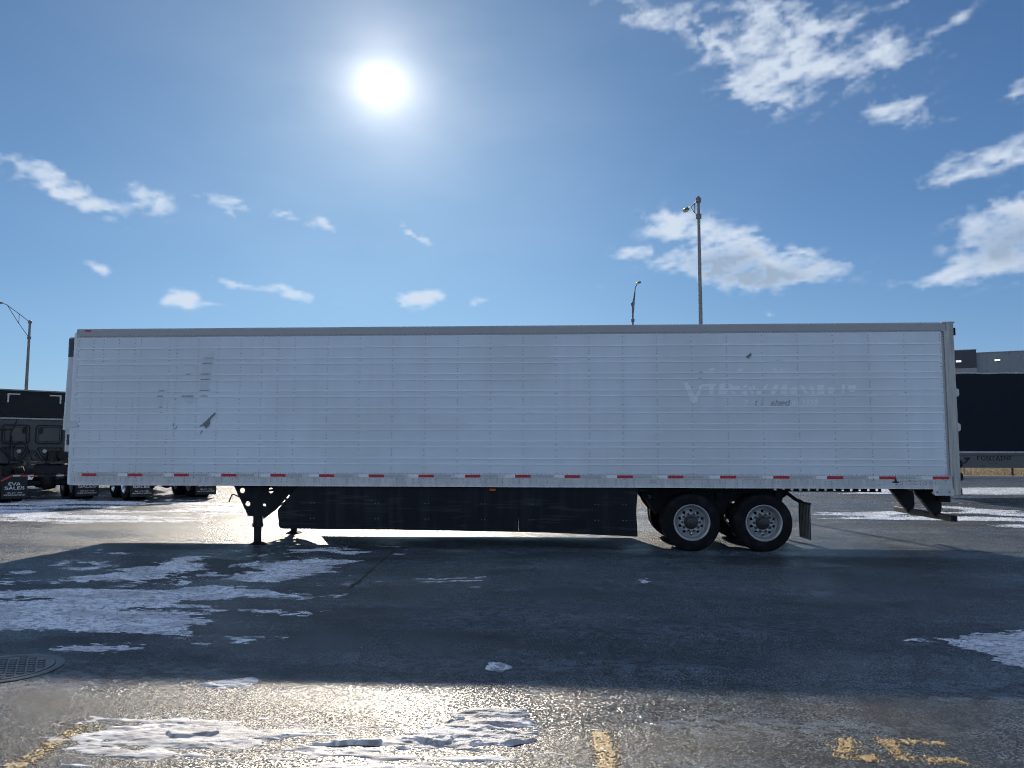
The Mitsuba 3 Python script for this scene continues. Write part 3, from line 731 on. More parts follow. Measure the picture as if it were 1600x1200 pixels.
# floor and cross members
put(TR + "__floor", box(.05, 16.0, .05, WID - .05, 1.145, 1.165), "chassis_black")
for x in np.arange(.5, 15.9, .611):
    put(TR + "__cross_member", box(x - .02, x + .02, .03, WID - .03, 1.112, 1.146), "chassis_black")
put(TR + "__kingpin_plate", cat([box(.3, 1.6, .8, 1.8, 1.085, 1.112), rod((.91, WID / 2, 1.09), (.91, WID / 2, .99), .045)]), "chassis_black")

# landing gear
for s, Y in ((1, .30), (-1, WID - .30)):
    lg = put(TR + "__landing_leg", cat([box(3.455, 3.595, Y - .07, Y + .07, .33, 1.11, .012), box(3.445, 3.605, Y - .08, Y + .08, .33, .40, .01), box(3.472, 3.578, Y - .053, Y + .053, .03, .34, .008)]), "chassis_black", label="black landing gear leg with wide foot")
    foot = trimesh.convex.convex_hull(np.array([(3.53 + a * .13, Y + b * .13, z) for a in (-1, 1) for b in (-1, 1) for z in (.0, .015)] + [(3.53 + a * .06, Y + b * .06, .06) for a in (-1, 1) for b in (-1, 1)]))
    put(lg + "__foot", foot, "chassis_black")
    g = Polygon([(3.07, 1.11), (3.367, .54), (3.65, .54), (3.66, .485), (3.90, .664), (4.27, 1.11)])
    g = g.difference(shapely.union_all([circ(3.244, 1.012, .05, 24), circ(3.788, 1.015, .05, 24), circ(3.354, .766, .046, 24), circ(3.669, .737, .033, 20).intersection(sbox(3, .725, 4, .9))]))
    y0 = Y - .085 if s > 0 else Y + .075
    put(lg + "__gusset_plate", plate(g, y0, y0 + .012), "chassis_black")
put(TR + "__landing_cross_shaft", cat([rod((3.53, .3, .98), (3.53, WID - .3, .98), .022), rod((3.53, .3, .55), (3.53, WID - .3, .75), .02)]), "chassis_black")
put(TR + "__crank_handle", tube(curve([(3.40, .2, .865), (3.28, .17, .875), (3.20, .15, .905), (3.125, .13, .938), (3.085, .12, .93), (3.06, .12, .87), (3.035, .12, .80)], 5), .012), "chassis_black", 40)

# slide rail with round pin holes
g = sbox(10.66, 1.02, 15.05, 1.125).difference(shapely.union_all([circ(x, 1.058, .026, 14) for x in np.arange(12.99, 14.99, .1525)] + [circ(x, 1.075, .02, 12) for x in np.arange(10.75, 12.9, .1525)]))
put(TR + "__slide_rail", plate(g, .62, .632), "chassis_black")
put(TR + "__slide_rail", plate(sbox(10.66, 1.055, 15.05, 1.125), WID - .632, WID - .62), "chassis_black")
# bogie
AX = (11.512, 12.772)
sub = Polygon([(10.70, 1.03), (10.72, .93), (10.80, .83), (10.84, .74), (10.95, .60), (11.10, .60), (11.16, .84), (11.95, .84), (12.02, .58), (12.22, .58), (12.30, .84), (13.25, .86), (13.38, .96), (13.38, 1.03)])
for Y in (.72, WID - .72):
    put(TR + "__bogie_frame", plate(sub, Y - .04, Y + .04), "chassis_black")
for x in (10.95, 12.12, 13.2):
    put(TR + "__bogie_cross_tube", box(x - .06, x + .06, .6, WID - .6, .86, 1.02), "chassis_black")
put(TR + "__air_tank", rod((11.75, 1.0, .82), (12.35, 1.0, .82), .13, 18), "chassis_black", 40)
for x in AX:
    put(TR + "__axle", cat([rod((x, .15, .5), (x, WID - .15, .5), .065, 14)] + [rod((x, y, .5), (x, y + .18, .5), .205, 24) for y in (.40, WID - .58)]), "chassis_black", 40)
    for Y in (.72, WID - .72):
        put(TR + "__air_spring", trimesh.creation.revolve([(0, 0), (.09, 0), (.13, .05), (.105, .10), (.13, .15), (.10, .2), (0, .2)], sections=18).apply_translation((x + .38, Y, .62)), "rubber", 40)
        put(TR + "__trailing_arm", plate([(x - .45, .62), (x - .42, .72), (x + .1, .60), (x + .48, .62), (x + .48, .55), (x, .43), (x - .1, .45)], Y - .05, Y + .05), "chassis_black")
        put(TR + "__brake_chamber", rod((x - .26, Y + (.18 if Y < 1 else -.18), .64), (x - .08, Y + (.18 if Y < 1 else -.18), .60), .085, 14), "dark_metal", 40)
put(TR + "__air_valve", box(10.80, 10.87, .60, .64, .88, .945, .01), "galvanised")
put(TR + "__air_hose", tube(curve([(10.55, .5, 1.05), (10.68, .52, 1.04), (10.72, .52, .98), (10.78, .55, .93), (10.84, .6, .91)], 5), .012, 6), "rubber")
put(TR + "__skirt_mount", cat([box(10.5, 10.75, .09, .7, 1.045, 1.075)]), "chassis_black")


def tyre_mesh(r=.505, w=.27, rim=.29):
    """Cross-section of a truck tyre turned round its axle (+y), tread ribs cut in."""
    h = w / 2
    prof = [(rim, -h * .82), (rim + .02, -h * .92), (rim + .07, -h), (rim + .13, -h * 1.0), (r - .045, -h * .95), (r - .018, -h * .86), (r - .004, -h * .74)]
    xg = [-.5, -.18, .18, .5]
    for g in xg:
        prof += [(r - .001, h * g * 1.15 - .010), (r - .014, h * g * 1.15 - .005), (r - .014, h * g * 1.15 + .005), (r - .001, h * g * 1.15 + .010)]
    prof += [(r - .004, h * .74), (r - .018, h * .86), (r - .045, h * .95), (rim + .13, h), (rim + .07, h), (rim + .02, h * .92), (rim, h * .82)]
    m = trimesh.creation.revolve(prof, sections=72)
    m.apply_transform(trimesh.transformations.rotation_matrix(PI / 2, [1, 0, 0]))
    return m


def ring_y(prof, n=56):
    """Revolve (radius, y) about the y axis."""
    m = trimesh.creation.revolve([(r, -y) for r, y in prof], sections=n)
    m.apply_transform(trimesh.transformations.rotation_matrix(PI / 2, [1, 0, 0]))
    return m


TYRE = tyre_mesh()
# outer rim seen from outside (-y): lip, well, recessed disc with hand holes
RIM_OUT = ring_y([(.300, -.118), (.318, -.124), (.322, -.134), (.312, -.138), (.292, -.130), (.268, -.095), (.262, -.02), (.256, .02), (.285, .02), (.300, .0), (.300, -.118)])
disc = Point(0, 0).buffer(.257, 40).difference(shapely.union_all([circ(.205 * math.cos(a), .205 * math.sin(a), .026, 16) for a in np.arange(10) * PI / 5 + .31]))
DISC = plate(disc, -.008, .012)
DISC.vertices[:, 1] += np.interp(np.hypot(DISC.vertices[:, 0], DISC.vertices[:, 2]), [.17, .257], [-.025, .015])
HUB = ring_y([(.125, -.034), (.118, -.05), (.098, -.055), (.092, -.10), (.088, -.128), (.07, -.140), (.045, -.142), (.043, -.156), (.030, -.160), (0, -.160)], 32)
NUT = cat([rod((.155 * math.cos(a), -.028, .155 * math.sin(a)), (.155 * math.cos(a), -.072, .155 * math.sin(a)), .021, 6) for a in np.arange(10) * PI / 5])
RIM_IN = ring_y([(.295, -.11), (.30, -.12), (.285, -.11), (.27, -.05), (.26, .05), (.27, .10), (.30, .12), (.30, .0), (.295, -.11)])
D_TY, D_RO, D_DI, D_HU, D_NU, D_RI = (ply(TYRE, "rubber", 35), ply(RIM_OUT, "rim_metal", 35), ply(DISC, "rim_metal", 30), ply(HUB, "dark_metal", 30), ply(NUT, "dark_metal"), ply(RIM_IN, "rim_metal", 35))
for x in AX:
    zc = .495
    for s, Yo, Yi in ((1, .165, .49), (-1, WID - .165, WID - .49)):
        t = T4().translate([x, Yo, zc]) if s > 0 else T4().translate([x, Yo, zc]).rotate([0, 0, 1], 180)
        w = put(TR + "__wheel", {**D_TY, "to_world": t}, None)
        for nm, dd in (("rim", D_RO), ("disc", D_DI), ("hub_cap", D_HU), ("lug_nuts", D_NU)):
            put(w + "__" + nm, {**dd, "to_world": t}, None)
        t = T4().translate([x, Yi, zc])
        w = put(TR + "__inner_wheel", {**D_TY, "to_world": t}, None)
        put(w + "__rim", {**D_RI, "to_world": t}, None)

# rear mud flaps, ribbed
for Y0 in (.12, WID - .74):
    mf = put(TR + "__mud_flap", box(13.595, 13.607, Y0, Y0 + .62, .19, .83), "flap_rubber", label="black ribbed mud flap")
    for yy in np.linspace(Y0 + .02, Y0 + .60, 8):
        put(mf + "__rib", box(13.586, 13.596, yy - .010, yy + .010, .20, .815, .003), "flap_stripe")
    put(TR + "__flap_bracket", cat([box(13.57, 13.63, Y0, Y0 + .66, .815, .845, .006), tube([(13.25, Y0 + .60, 1.04), (13.36, Y0 + .55, 1.0), (13.50, Y0 + .5, .88), (13.60, Y0 + .45, .835)], .032, 8)]), "chassis_black")
# rear impact guard
for Y0 in (.70, WID - .82):
    put(TR + "__guard_strut", cat([plate([(15.62, 1.11), (16.14, 1.11), (16.15, .72), (16.09, .545), (16.045, .545)], Y0, Y0 + .10)]), "chassis_black")
put(TR + "__guard_bar", box(16.03, 16.14, .14, WID - .14, .535, .64, .008), "chassis_black", label="dark square rear guard bar")
put(TR + "__tail_light_box", box(16.0, 16.145, .35, .62, .86, 1.0, .01), "chassis_black")


# ------------------------------------------------------------------ two dark truck tractors
def rframe(poly, w):
    return poly.difference(poly.buffer(-w))


def rounded(x0, x1, z0, z1, r):
    return sbox(x0, z0, x1, z1).buffer(-r).buffer(r, quad_segs=5)


S = 1.12
PARTS = []


def tp(name, mesh, bsdf, smooth=False):
    """One part of the tractor, in its own frame: x right, y ahead, z up, origin under the mud flaps."""
    m = mesh.copy()
    m.apply_scale(S)
    PARTS.append((name, ply(m, bsdf, smooth)))


for x in (-.42, .42):
    tp("frame_rail", box(x - .04, x + .04, .15, 8.2, .78, 1.05, .008), "chassis_black")
for y in (.2, 1.4, 2.9, 3.8):
    tp("frame_cross_member", box(-.4, .4, y - .06, y + .06, .80, 1.02), "chassis_black")
fw = plate(Polygon([(-.45, -.45), (.45, -.45), (.45, .3), (.2, .5), (-.2, .5), (-.45, .3)]).difference(Polygon([(-.09, -.5), (.09, -.5), (.05, .02), (-.05, .02)])), 0, .06)
fw.apply_transform(trimesh.transformations.rotation_matrix(-PI / 2, [1, 0, 0]))
fw.apply_translation((0, 1.5, 1.12))
tp("fifth_wheel", cat([fw, box(-.5, -.38, 1.2, 1.7, 1.03, 1.13), box(.38, .5, 1.2, 1.7, 1.03, 1.13)]), "dark_metal")
tp("deck_plate", cat([box(.02, .62, 2.95, 3.55, 1.062, 1.072)] + [box(.04 + i * .07, .07 + i * .07, 2.97, 3.53, 1.07, 1.082, .004) for i in range(8)]), "chrome")
tp("chrome_pipe", tube(curve([(-.12, .35, .92), (.02, .3, .93), (.10, .28, .86), (.25, .3, .84), (.6, .35, .86), (.8, .5, .88)], 5), .028, 8), "chrome", 40)
tp("tail_light_bar", cat([box(-.55, .55, .05, .12, .70, .78, .006)]), "chassis_black")
tp("tail_light", box(-.50, -.36, .035, .052, .715, .765, .004), "red_lens")
tp("tail_light", box(.36, .50, .035, .052, .715, .765, .004), "red_lens")
tp("licence_plate", box(.1, .30, .035, .052, .72, .765), "truck_tape")
T_D = [ply(m.copy().apply_scale(S), b, s_) for m, b, s_ in ((TYRE, "rubber", 35), (RIM_OUT, "chrome", 35), (DISC, "chrome", 30), (HUB, "chrome", 30), (NUT, "dark_metal", False), (RIM_IN, "rim_metal", 35))]


def tw(name, x, y, steer=False):
    out = -1 if x < 0 else 1
    rot = -90 if out < 0 else 90                     # the outer face points away from the truck
    t = T4().translate([x * S, y * S, .505 * S]).rotate([0, 0, 1], rot)
    PARTS.append((name, {**T_D[0], "to_world": t}))
    for nm, dd in (("rim", T_D[1]), ("disc", T_D[2]), ("hub_cap", T_D[3]), ("lug_nuts", T_D[4])):
        PARTS.append((name + "__" + nm, {**dd, "to_world": t}))
    if not steer:
        t = T4().translate([(x - out * .325) * S, y * S, .505 * S]).rotate([0, 0, 1], rot)
        PARTS.append(("inner_" + name, {**T_D[0], "to_world": t}))
        PARTS.append(("inner_" + name + "__rim", {**T_D[5], "to_world": t}))


for y in (.78, 2.09):
    for x in (-1.07, 1.07):
        tw("wheel", x, y)
    tp("axle", cat([rod((-1.0, y, .5), (1.0, y, .5), .07, 12), trimesh.creation.icosphere(2, .21).apply_translation((0, y, .52))]), "chassis_black", 40)
for x in (-1.05, 1.05):
    tw("steer_wheel", x, 7.0, True)
for s in (-1, 1):
    X0, X1 = sorted((s * .60, s * 1.21))
    flap = box(X0, X1, -.006, .006, .12, .74)
    tp("mud_flap", flap, "flap_rubber")
    c0 = (X0 + X1) / 2
    L = cat([text_on("EVA", c0 - .15, c0 + .14, .49, .082, -.0065, .003, bold=True), text_on("SALES", c0 - .235, c0 + .235, .375, .082, -.0065, .003, bold=True)])
    PARTS.append(("mud_flap" + ("" if s < 0 else "_001") + "__lettering", ply(L.apply_scale(S), "letter_white")))
    L = cat([text_on("708-479-9928", c0 - .18, c0 + .19, .265, .030, -.0065, .003, bold=True), text_on("WWW.EVASALES.US", c0 - .25, c0 + .26, .205, .030, -.0065, .003, bold=True)])
    PARTS.append(("mud_flap" + ("" if s < 0 else "_001") + "__contact_lettering", ply(L.apply_scale(S), "letter_white")))
    h = [(s * .40, .02, .79), (s * .98, .02, .775), (s * 1.24, .02, .64)]
    tp("flap_hanger", tube(h, .022, 8), "chassis_black")
    for a, b, mt in ((.46, .60, "truck_tape"), (.62, .76, "tape_red"), (.78, .96, "truck_tape")):
        q = [(s * a, .735), (s * b, .732), (s * b, .772), (s * a, .775)]
        tp("reflective_tape", plate(q, -.016, -.010), mt)
    tp("reflective_tape", plate([(s * .98, .732), (s * 1.22, .60), (s * 1.24, .635), (s * .98, .772)], -.016, -.010), "tape_red")
    tp("fuel_tank", cat([rod((s * .88, 4.2, .62), (s * .88, 5.6, .62), .30, 24)]), "chrome", 40)
# sleeper cab: lower back wall, roof fairing, flanks
tp("cab_body", cat([box(-1.17, 1.17, 4.02, 6.3, 1.02, 2.50, .05)]), "truck_black")
wallp = rounded(-1.13, 1.13, 1.04, 2.46, .05)
winL, winR = rounded(-.86, -.07, 1.66, 2.30, .12), rounded(.07, .86, 1.66, 2.30, .12)
trL = Polygon([(-.85, 1.56), (-.16, 1.56), (-.14, 1.50), (-.36, 1.12), (-.56, 1.12), (-.88, 1.50)]).buffer(-.03).buffer(.03)
trR = Polygon([(.85, 1.56), (.16, 1.56), (.14, 1.50), (.36, 1.12), (.56, 1.12), (.88, 1.50)]).buffer(-.03).buffer(.03)
tri = Polygon([(-.36, 1.06), (.36, 1.06), (.10, 1.46), (-.10, 1.46)]).buffer(-.03).buffer(.03)
dia = Polygon([(-.14, 1.66), (0, 1.80), (.14, 1.66), (0, 1.54)])
tp("back_wall", plate(wallp, 3.995, 4.03), "truck_grey")
for gname, g, mtl in (("back_panel", winL, "truck_window"), ("back_panel", winR, "truck_window"), ("lower_back_panel", trL, "truck_grey"), ("lower_back_panel", trR, "truck_grey"), ("centre_panel", tri, "truck_grey")):
    i_ = sum(1 for n_, _ in PARTS if n_.split("__")[0].startswith(gname) and "__" not in n_)
    tp(gname, plate(g.buffer(-.05), 3.985, 3.996), mtl)
    PARTS.append((gname + (f"_{i_:03d}" if i_ else "") + "__seal", ply(plate(rframe(g, .042), 3.975, 3.996).apply_scale(S), "seal_black")))
    PARTS.append((gname + (f"_{i_:03d}" if i_ else "") + "__inner_seal", ply(plate(rframe(g.buffer(-.075), .022), 3.978, 3.986).apply_scale(S), "seal_black")))
tp("centre_badge", plate(dia, 3.985, 3.996), "truck_grey")
for x in (-.36, .36):
    tp("work_light", cat([rod((x, 3.99, 1.43), (x, 3.94, 1.43), .062, 16)]), "letter_white", 40)
tp("vent_latch", plate(rounded(-.30, -.20, 2.0, 2.2, .04), 3.965, 3.984), "seal_black")
tp("vent_latch", plate(rounded(.18, .28, 2.0, 2.2, .04), 3.965, 3.984), "seal_black")
tp("ledge", box(-1.15, 1.15, 3.96, 4.03, 2.47, 2.52, .01), "tape_grey")
roof = trimesh.convex.convex_hull(np.array([(sx * (1.17 - .10 * (z > 3.2) - .10 * (z > 3.4)), y, z) for sx in (-1, 1) for y, z in ((3.95, 2.53), (3.95, 3.30), (4.0, 3.40), (4.15, 3.45), (5.6, 3.30), (6.6, 2.75), (6.75, 2.53), (5.0, 3.40))]))
tp("roof_fairing", roof, "truck_black")
for s in (-1, 1):
    tp("corner_tape", plate(Polygon([(s * .76, 3.30), (s * .76, 3.01), (s * .715, 3.01), (s * .715, 3.26), (s * .42, 3.26), (s * .42, 3.30)]), 3.935, 3.949), "letter_white")
    tp("cab_fairing", plate([(0, 1.0), (0, 2.5), (.02, 2.5), (.02, 1.0)], 3.6, 4.0).apply_translation((s * 1.17 - .01, 0, 0)), "truck_black")
    tp("grab_rail", tube([(s * 1.08, 3.9, 1.6), (s * 1.08, 3.88, 2.3)], .018, 6), "galvanised")
    tp("mirror", box(min(s * 1.25, s * 1.42), max(s * 1.25, s * 1.42), 6.5, 6.6, 1.7, 2.3, .03), "truck_black")
tp("hood", trimesh.convex.convex_hull(np.array([(s * w, y, z) for s in (-1, 1) for y, w, z in ((6.3, 1.05, 1.9), (6.3, 1.05, .9), (8.1, .9, 1.55), (8.25, .85, .8), (8.2, .9, .6), (6.3, 1.1, .6))])), "truck_black")
tp("windshield", trimesh.convex.convex_hull(np.array([(s * w, y, z) for s in (-1, 1) for y, w, z in ((6.25, 1.05, 2.5), (6.25, 1.05, 1.9), (6.75, 1.0, 1.9), (6.45, .95, 2.5))])), "clear_glass")
# hoses and the deck pole behind the cab
tp("hose_pole", cat([rod((-.66, 3.6, 1.05), (-.66, 3.6, 2.0), .028), tube(curve([(-.66, 3.6, 2.0), (-.60, 3.62, 2.15), (-.50, 3.66, 2.42)], 5), .022)]), "seal_black", 40)
tp("hose_arm", rod((-1.0, 3.7, 2.12), (-.58, 3.7, 2.13), .028), "seal_black")
tp("air_hose", tube(curve([(-.64, 3.58, 1.95), (-.58, 3.5, 1.5), (-.56, 3.45, 1.25), (-.40, 3.4, 1.12), (-.24, 3.45, 1.3), (-.22, 3.5, 1.55), (-.36, 3.55, 1.72), (-.52, 3.58, 1.62), (-.56, 3.6, 1.35), (-.50, 3.6, 1.1)], 6), .022, 6), "seal_black", 40)
tp("air_hose", tube(curve([(-.2, 3.9, 2.25), (-.22, 3.75, 2.0), (-.20, 3.7, 1.75), (-.15, 3.6, 1.5), (-.1, 3.2, 1.2), (-.05, 2.4, 1.1)], 6), .018, 6), "seal_black", 40)
tp("air_tank", rod((.82, 3.55, 1.30), (.82, 3.95, 1.30), .15, 20), "seal_black", 40)
tp("filter_box", box(.42, .72, 3.7, 3.98, 1.08, 1.44, .03), "seal_black")
tp("step_ladder", cat([box(.72, .78, 3.1, 3.2, .85, 1.08), box(.92, .98, 3.1, 3.2, .85, 1.08), box(.74, .96, 3.1, 3.2, .9, .93), box(.74, .96, 3.1, 3.2, 1.0, 1.03)]), "chrome")

for i_, (x, y, lab) in enumerate(((-7.1, 9.95, "dark truck tractor without trailer at the left edge, grey panelled cab back facing us"),
                                  (-3.55, 10.95, "dark truck tractor hidden behind the white trailer's front, only wheels and mud flaps showing below"))):
    key = thing("truck_tractor", lab, "truck", "parked truck tractors")
    t0 = T4().translate([x, y, float(gz(x, y)) - .01]).rotate([0, 0, 1], 43.2)
    count = {}
    for name, d in PARTS:
        base = name.split("__")
        if len(base) == 1:
            n_ = count.get(name, 0)
            count[name] = n_ + 1
            k = f"{key}__{name}" + (f"_{n_:03d}" if n_ else "")
            cur = k
        elif base[0] in ("wheel", "steer_wheel", "inner_wheel"):
            k = f"{cur}__{base[1]}"
        else:
            k = f"{key}__{name}"
        scene[k] = {**d, "to_world": t0 @ d["to_world"] if "to_world" in d else t0}
    for n_, nm in (("mud_flap", None),):
        pass

# ------------------------------------------------------------------ the dark covered flatbed at the right
FT = thing("covered_trailer", "flatbed trailer under a dark navy tarp cover at the right edge behind the white trailer", "trailer")
FX0, FX1, FY0, FY1, FZ = 21.9, 36.5, 13.0, 15.6, .15


def tarp_side(x0, x1):
    xx = np.linspace(x0, x1, 60)
    zz = np.linspace(1.70, 4.40, 24)
    X, Z = np.meshgrid(xx, zz, indexing="ij")
    sag = .018 * np.abs(np.sin((X - FX0) * PI / 1.22)) * ((Z - 1.7) / 2.7) ** 8
    Yv = FY0 - .02 * np.sin((X - FX0) * PI / 1.22) ** 2 * np.sin((Z - 1.7) / 2.7 * PI) + .012 * (meshkit.fbm(np.stack([X * 1.5, Z * 1.0, X * 0], -1), 3, 2) - .5)
    nx, ny = X.shape
    v = np.stack([X, Yv, Z - sag], -1).reshape(-1, 3)
    i, j = np.meshgrid(np.arange(nx - 1), np.arange(ny - 1), indexing="ij")
    a = (i * ny + j).ravel()
    return trimesh.Trimesh(v, np.vstack([np.stack([a, a + ny, a + ny + 1], 1), np.stack([a, a + ny + 1, a + 1], 1)]), process=False)


put(FT + "__tarp_side", tarp_side(FX0, FX1), "tarp_navy", True)
put(FT + "__tarp_body", box(FX0 + .01, FX1 - .01, FY0 + .05, FY1, 1.7, 4.38, .03), "tarp_navy")
put(FT + "__tarp_top_edge", tube(np.stack([np.linspace(FX0, FX1, 80), np.full(80, FY0 + .01), 4.40 + .022 * np.abs(np.sin((np.linspace(FX0, FX1, 80) - FX0) * PI / 1.9))], 1), .024, 6), "tarp_edge", 40)
put(FT + "__deck_edge", box(FX0, FX1, FY0 - .03, FY1, 1.63, 1.70, .01), "bed_grey")
put(FT + "__deck_edge", box(FX0, FX1, FY0 - .012, FY0 + .02, 1.70, 1.76, .004), "tarp_edge")
put(FT + "__main_beam", cat([box(FX0, FX1, FY0 + .02, FY0 + .06, 1.24, 1.63), box(FX0, FX1, FY0 - .02, FY0 + .12, 1.20, 1.24)]), "bed_grey")
put(FT + "__main_beam", cat([box(FX0, FX1, FY1 - .06, FY1 - .02, 1.24, 1.63), box(FX0, FX1, FY1 - .12, FY1 + .02, 1.20, 1.24)]), "bed_grey")
put(FT + "__beam_rib", box(FX0, FX1, FY0 + .006, FY0 + .02, 1.40, 1.42), "bed_grey")
put(FT + "__maker_lettering", text_on("FONTAINE", 23.32, 24.46, 1.462, .135, FY0 + .019, .004, bold=True), "letter_black", label="black letters reading FONTAINE")
put(FT + "__maker_lettering", cat([text_on("TRAILER", 23.60, 24.14, 1.425, .028, FY0 + .019, .003), box(23.45, 23.56, FY0 + .013, FY0 + .02, 1.255, 1.275), text_on("ALL ALUM", 23.70, 23.98, 1.335, .03, FY0 + .019, .003)]), "letter_black", label="small black lettering under FONTAINE")
put(FT + "__deck_strap", cat([tube([(22.85, FY0 - .01, 1.33), (22.95, FY0 - .02, 1.42), (23.06, FY0 - .02, 1.55)], .018, 6), box(22.9, 23.06, FY0 - .03, FY0 + .01, 1.50, 1.54)]), "seal_black")
for x in (27.6,):
    for Y in (FY0 + .45, FY1 - .45):
        put(FT + "__landing_leg", cat([box(x - .06, x + .06, Y - .06, Y + .06, .3, 1.24), box(x - .13, x + .13, Y - .13, Y + .13, FZ, FZ + .05)]), "chassis_black")
FT_T = T4()
for x in (33.2, 34.5):
    for Y, r_ in ((FY0 + .17, 0), (FY1 - .17, 180)):
        t = T4().translate([x, Y, FZ + .5]).rotate([0, 0, 1], r_)
        w = put(FT + "__wheel", {**D_TY, "to_world": t}, None)
        put(w + "__rim", {**D_RO, "to_world": t}, None)
        put(w + "__disc", {**D_DI, "to_world": t}, None)
    put(FT + "__axle", rod((x, FY0 + .2, FZ + .5), (x, FY1 - .2, FZ + .5), .07, 12), "chassis_black")


# ------------------------------------------------------------------ street lamps
def street_lamp(x, y, h, arm, label, drop=.75, r=.095, hs=.62):
    """A tapered steel pole with a truss arm; arm = the lamp head's offset from the pole's top."""
    z0 = float(gz(x, y))
    k = thing("street_lamp", label, "street lamp", "street lamps round the lot")
    put(k + "__pole", rod((x, y, z0), (x, y, z0 + h), r, 16, r * .52), "galvanised", 40)
    put(k + "__base", box(x - .2, x + .2, y - .2, y + .2, z0 - .02, z0 + .06, .01), "galvanised")
    top = np.array([x, y, z0 + h])
    for dz in (.08, drop):
        put(k + "__clamp", rod((x, y, z0 + h - dz - .07), (x, y, z0 + h - dz + .07), r * .52 + .045, 14), "lamp_grey", 40)
    put(k + "__cap", rod((x, y, z0 + h), (x, y, z0 + h + .06), r * .52 + .015, 14, .03), "lamp_grey", 40)
    a = np.array(arm, float)
    hd = top + a
    u = a * [1, 1, 0] / np.linalg.norm(a[:2])
    p1 = top - [0, 0, .08]
    p2 = top - [0, 0, drop]
    j = hd - u * .35 - [0, 0, .10]
    put(k + "__arm", cat([tube([p1, (p1 + j) / 2 + [0, 0, .02], j, hd - u * .1], .022, 8), tube([p2, (p2 + j) / 2 - [0, 0, .03], j - u * .05], .020, 8), rod((p1 * .55 + j * .45), (p2 * .55 + j * .45), .016, 6)]), "lamp_grey", 40)
    s_ = np.cross([0, 0, 1], u)
    prof = [(-.05, .05, .05), (.08, .11, .075), (.3, .17, .09), (.55, .16, .075), (.72, .09, .045), (.77, .03, .02)]
    v = []
    for t, w, hh in prof:
        for an in np.arange(12) * PI / 6:
            v.append(hd + hs * (u * (t - .05) + s_ * w * math.cos(an) + np.array([0, 0, 1]) * (hh * max(math.sin(an), -.45))))
    put(k + "__lamp_head", trimesh.convex.convex_hull(np.array(v)), "lamp_grey", 40)
    c = hd + u * .35 * hs
    v = [c + hs * (u * a_ * .2 + s_ * b_ * .12 - np.array([0, 0, .05 + .03 * q])) for a_ in (-1, 1) for b_ in (-1, 1) for q in (0, 1)]
    put(k + "__lens", trimesh.convex.convex_hull(np.array(v)), "lamp_glass")


street_lamp(13.75, 10.8, 9.88, (-.12, 1.35, .10), "tall grey street lamp rising behind the white trailer right of centre, its head turned away", .62, .088)
street_lamp(12.93, 24.4, 8.85, (.16, -.9, .78), "smaller distant street lamp just left of the tall one behind the trailer", .9, .08)
street_lamp(-23.2, 30.7, 9.2, (-2.0, .1, 1.15), "grey street lamp with a long rising arm at the left above the parked truck", 1.05, .125, 1.0)

# ------------------------------------------------------------------ fence, dry grass, warehouse
FN = thing("chain_link_fence", "chain link fence before the dry grass field at the right", "fence")
xf = np.arange(18.0, 60, 3.05)
yf = 27.35
for i_, x in enumerate(xf):
    put(FN + "__fence_post", rod((x, yf, .3), (x, yf, 2.2), .035, 8), "galvanised")
put(FN + "__top_rail", rod((18, yf, 2.18), (60, yf, 2.18), .022, 8), "galvanised")
put(FN + "__gate_post", rod((32.62, yf, .3), (32.62, yf, 2.2), .05, 8), "chassis_black")
w_ = []
seg = []
for x in np.arange(20.0, 46, .085):
    for s in (-1, 1):
        seg.append(((x, yf - .003 * s, .42), (x + s * 1.74, yf - .003 * s, 2.16)))
vs, fs = [], []
for n_, (a, b) in enumerate(seg):
    a, b = np.array(a), np.array(b)
    q = np.array([[.0022, 0, .0022], [-.0022, .003, -.0022], [0, -.003, 0]])
    vs += [a + q, b + q]
    o = n_ * 6
    fs += [[o, o + 1, o + 4], [o, o + 4, o + 3], [o + 1, o + 2, o + 5], [o + 1, o + 5, o + 4], [o + 2, o, o + 3], [o + 2, o + 3, o + 5]]
k = put(FN + "__mesh_fabric", (np.vstack(vs), np.array(fs)), "wire")
stuff(k)

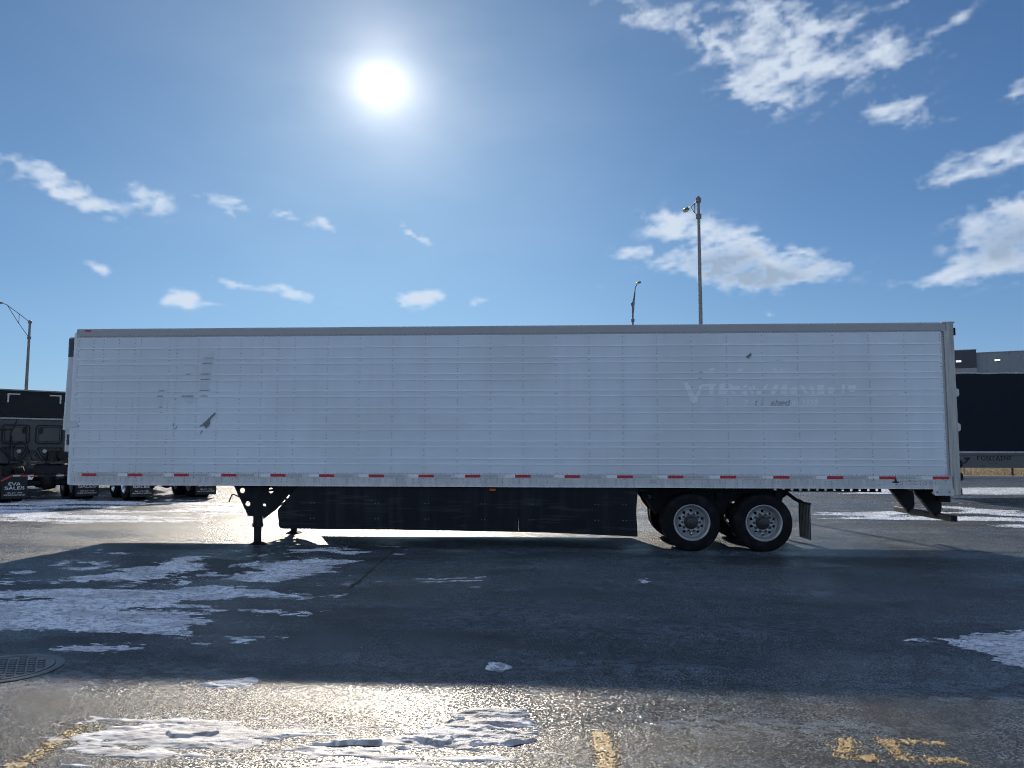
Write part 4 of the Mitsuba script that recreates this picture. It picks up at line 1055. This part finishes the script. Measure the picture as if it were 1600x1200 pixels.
rg = np.random.default_rng(12)
n = 26000
bx, by = rg.uniform(18, 62, n), 27.5 + 26 * rg.random(n) ** 1.6
clump = meshkit.fbm(np.stack([bx * .7, by * .7, bx * 0], -1), 3, 6)
hh = (.12 + .38 * rg.random(n)) * np.clip(clump * 1.9 - .15, .2, 1.3)
bz = .37 + .19 * np.clip((by - 27.2) / 12.8, 0, 1)
an, le = rg.uniform(0, 2 * PI, n), rg.normal(0, .12, (n, 2))
wv = .014 + .012 * rg.random(n)
p0 = np.stack([bx - wv * np.cos(an), by - wv * np.sin(an), bz - .02], 1)
p1 = np.stack([bx + wv * np.cos(an), by + wv * np.sin(an), bz - .02], 1)
p2 = np.stack([bx + le[:, 0], by + le[:, 1], bz + hh], 1)
put("dry_grass", (np.stack([p0, p1, p2], 1).reshape(-1, 3), np.arange(3 * n).reshape(-1, 3)), "dry_grass_blade")
labels["dry_grass"] = {"label": "dry straw coloured grass growing behind the chain link fence", "kind": "stuff", "category": "grass"}

WH = thing("warehouse", "long grey metal warehouse far behind the dark covered trailer at the right", "building")
WT = T4().translate([63.9, 89.0, .55]).rotate([0, 0, 1], math.degrees(math.atan2(-2.0, 5.1)))


def wput(name, mesh, bsdf, **kw):
    return put(WH + "__" + name, mesh, bsdf, **kw) if isinstance(mesh, dict) else put(WH + "__" + name, mesh, bsdf, to_world=WT, **kw)


wput("wall_core", box(.02, 90, .08, 45, 0, 13.9), "metal_wall")
for i_ in range(60):
    x = .02 + i_ * 1.22
    rib = Polygon([(0, 0), (1.205, 0), (1.205, 13.95), (0, 13.95)])
    m = cat([box(x, x + 1.205, 0, .07, 0, 13.95)] + [box(x + q, x + q + .06, -.012, 0, 0, 13.95) for q in (.3, .9)])
    wput("wall_panel", m, "metal_wall")
wput("parapet_cap", box(-.02, 90, -.07, .2, 13.95, 14.05), "metal_trim")
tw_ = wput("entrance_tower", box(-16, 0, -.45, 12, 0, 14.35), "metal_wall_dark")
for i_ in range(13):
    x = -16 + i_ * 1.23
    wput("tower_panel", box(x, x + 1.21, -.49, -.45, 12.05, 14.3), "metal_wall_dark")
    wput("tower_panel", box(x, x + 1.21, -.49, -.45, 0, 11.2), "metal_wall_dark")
wput("tower_band", box(-16, .02, -.50, -.45, 11.25, 12.0), "metal_trim")
wput("tower_cap", box(-16.05, .05, -.52, .3, 14.35, 14.45), "metal_trim")
for x, y0 in ((-2.05, -.50), (2.35, -.012)):
    lm = wput("wall_lamp", box(x - .32, x + .32, y0 - .20, y0 - .01, 12.78, 13.06, .03), "metal_trim", label="lit white wall lamp")
    wput(lm[len(WH) + 2:] + "__lens", {**ply(box(x - .30, x + .30, y0 - .215, y0 - .205, 12.80, 13.04), "plain_white"), "to_world": WT, "emitter": {"type": "area", "radiance": {"type": "rgb", "value": [.38, .38, .37]}}}, None)
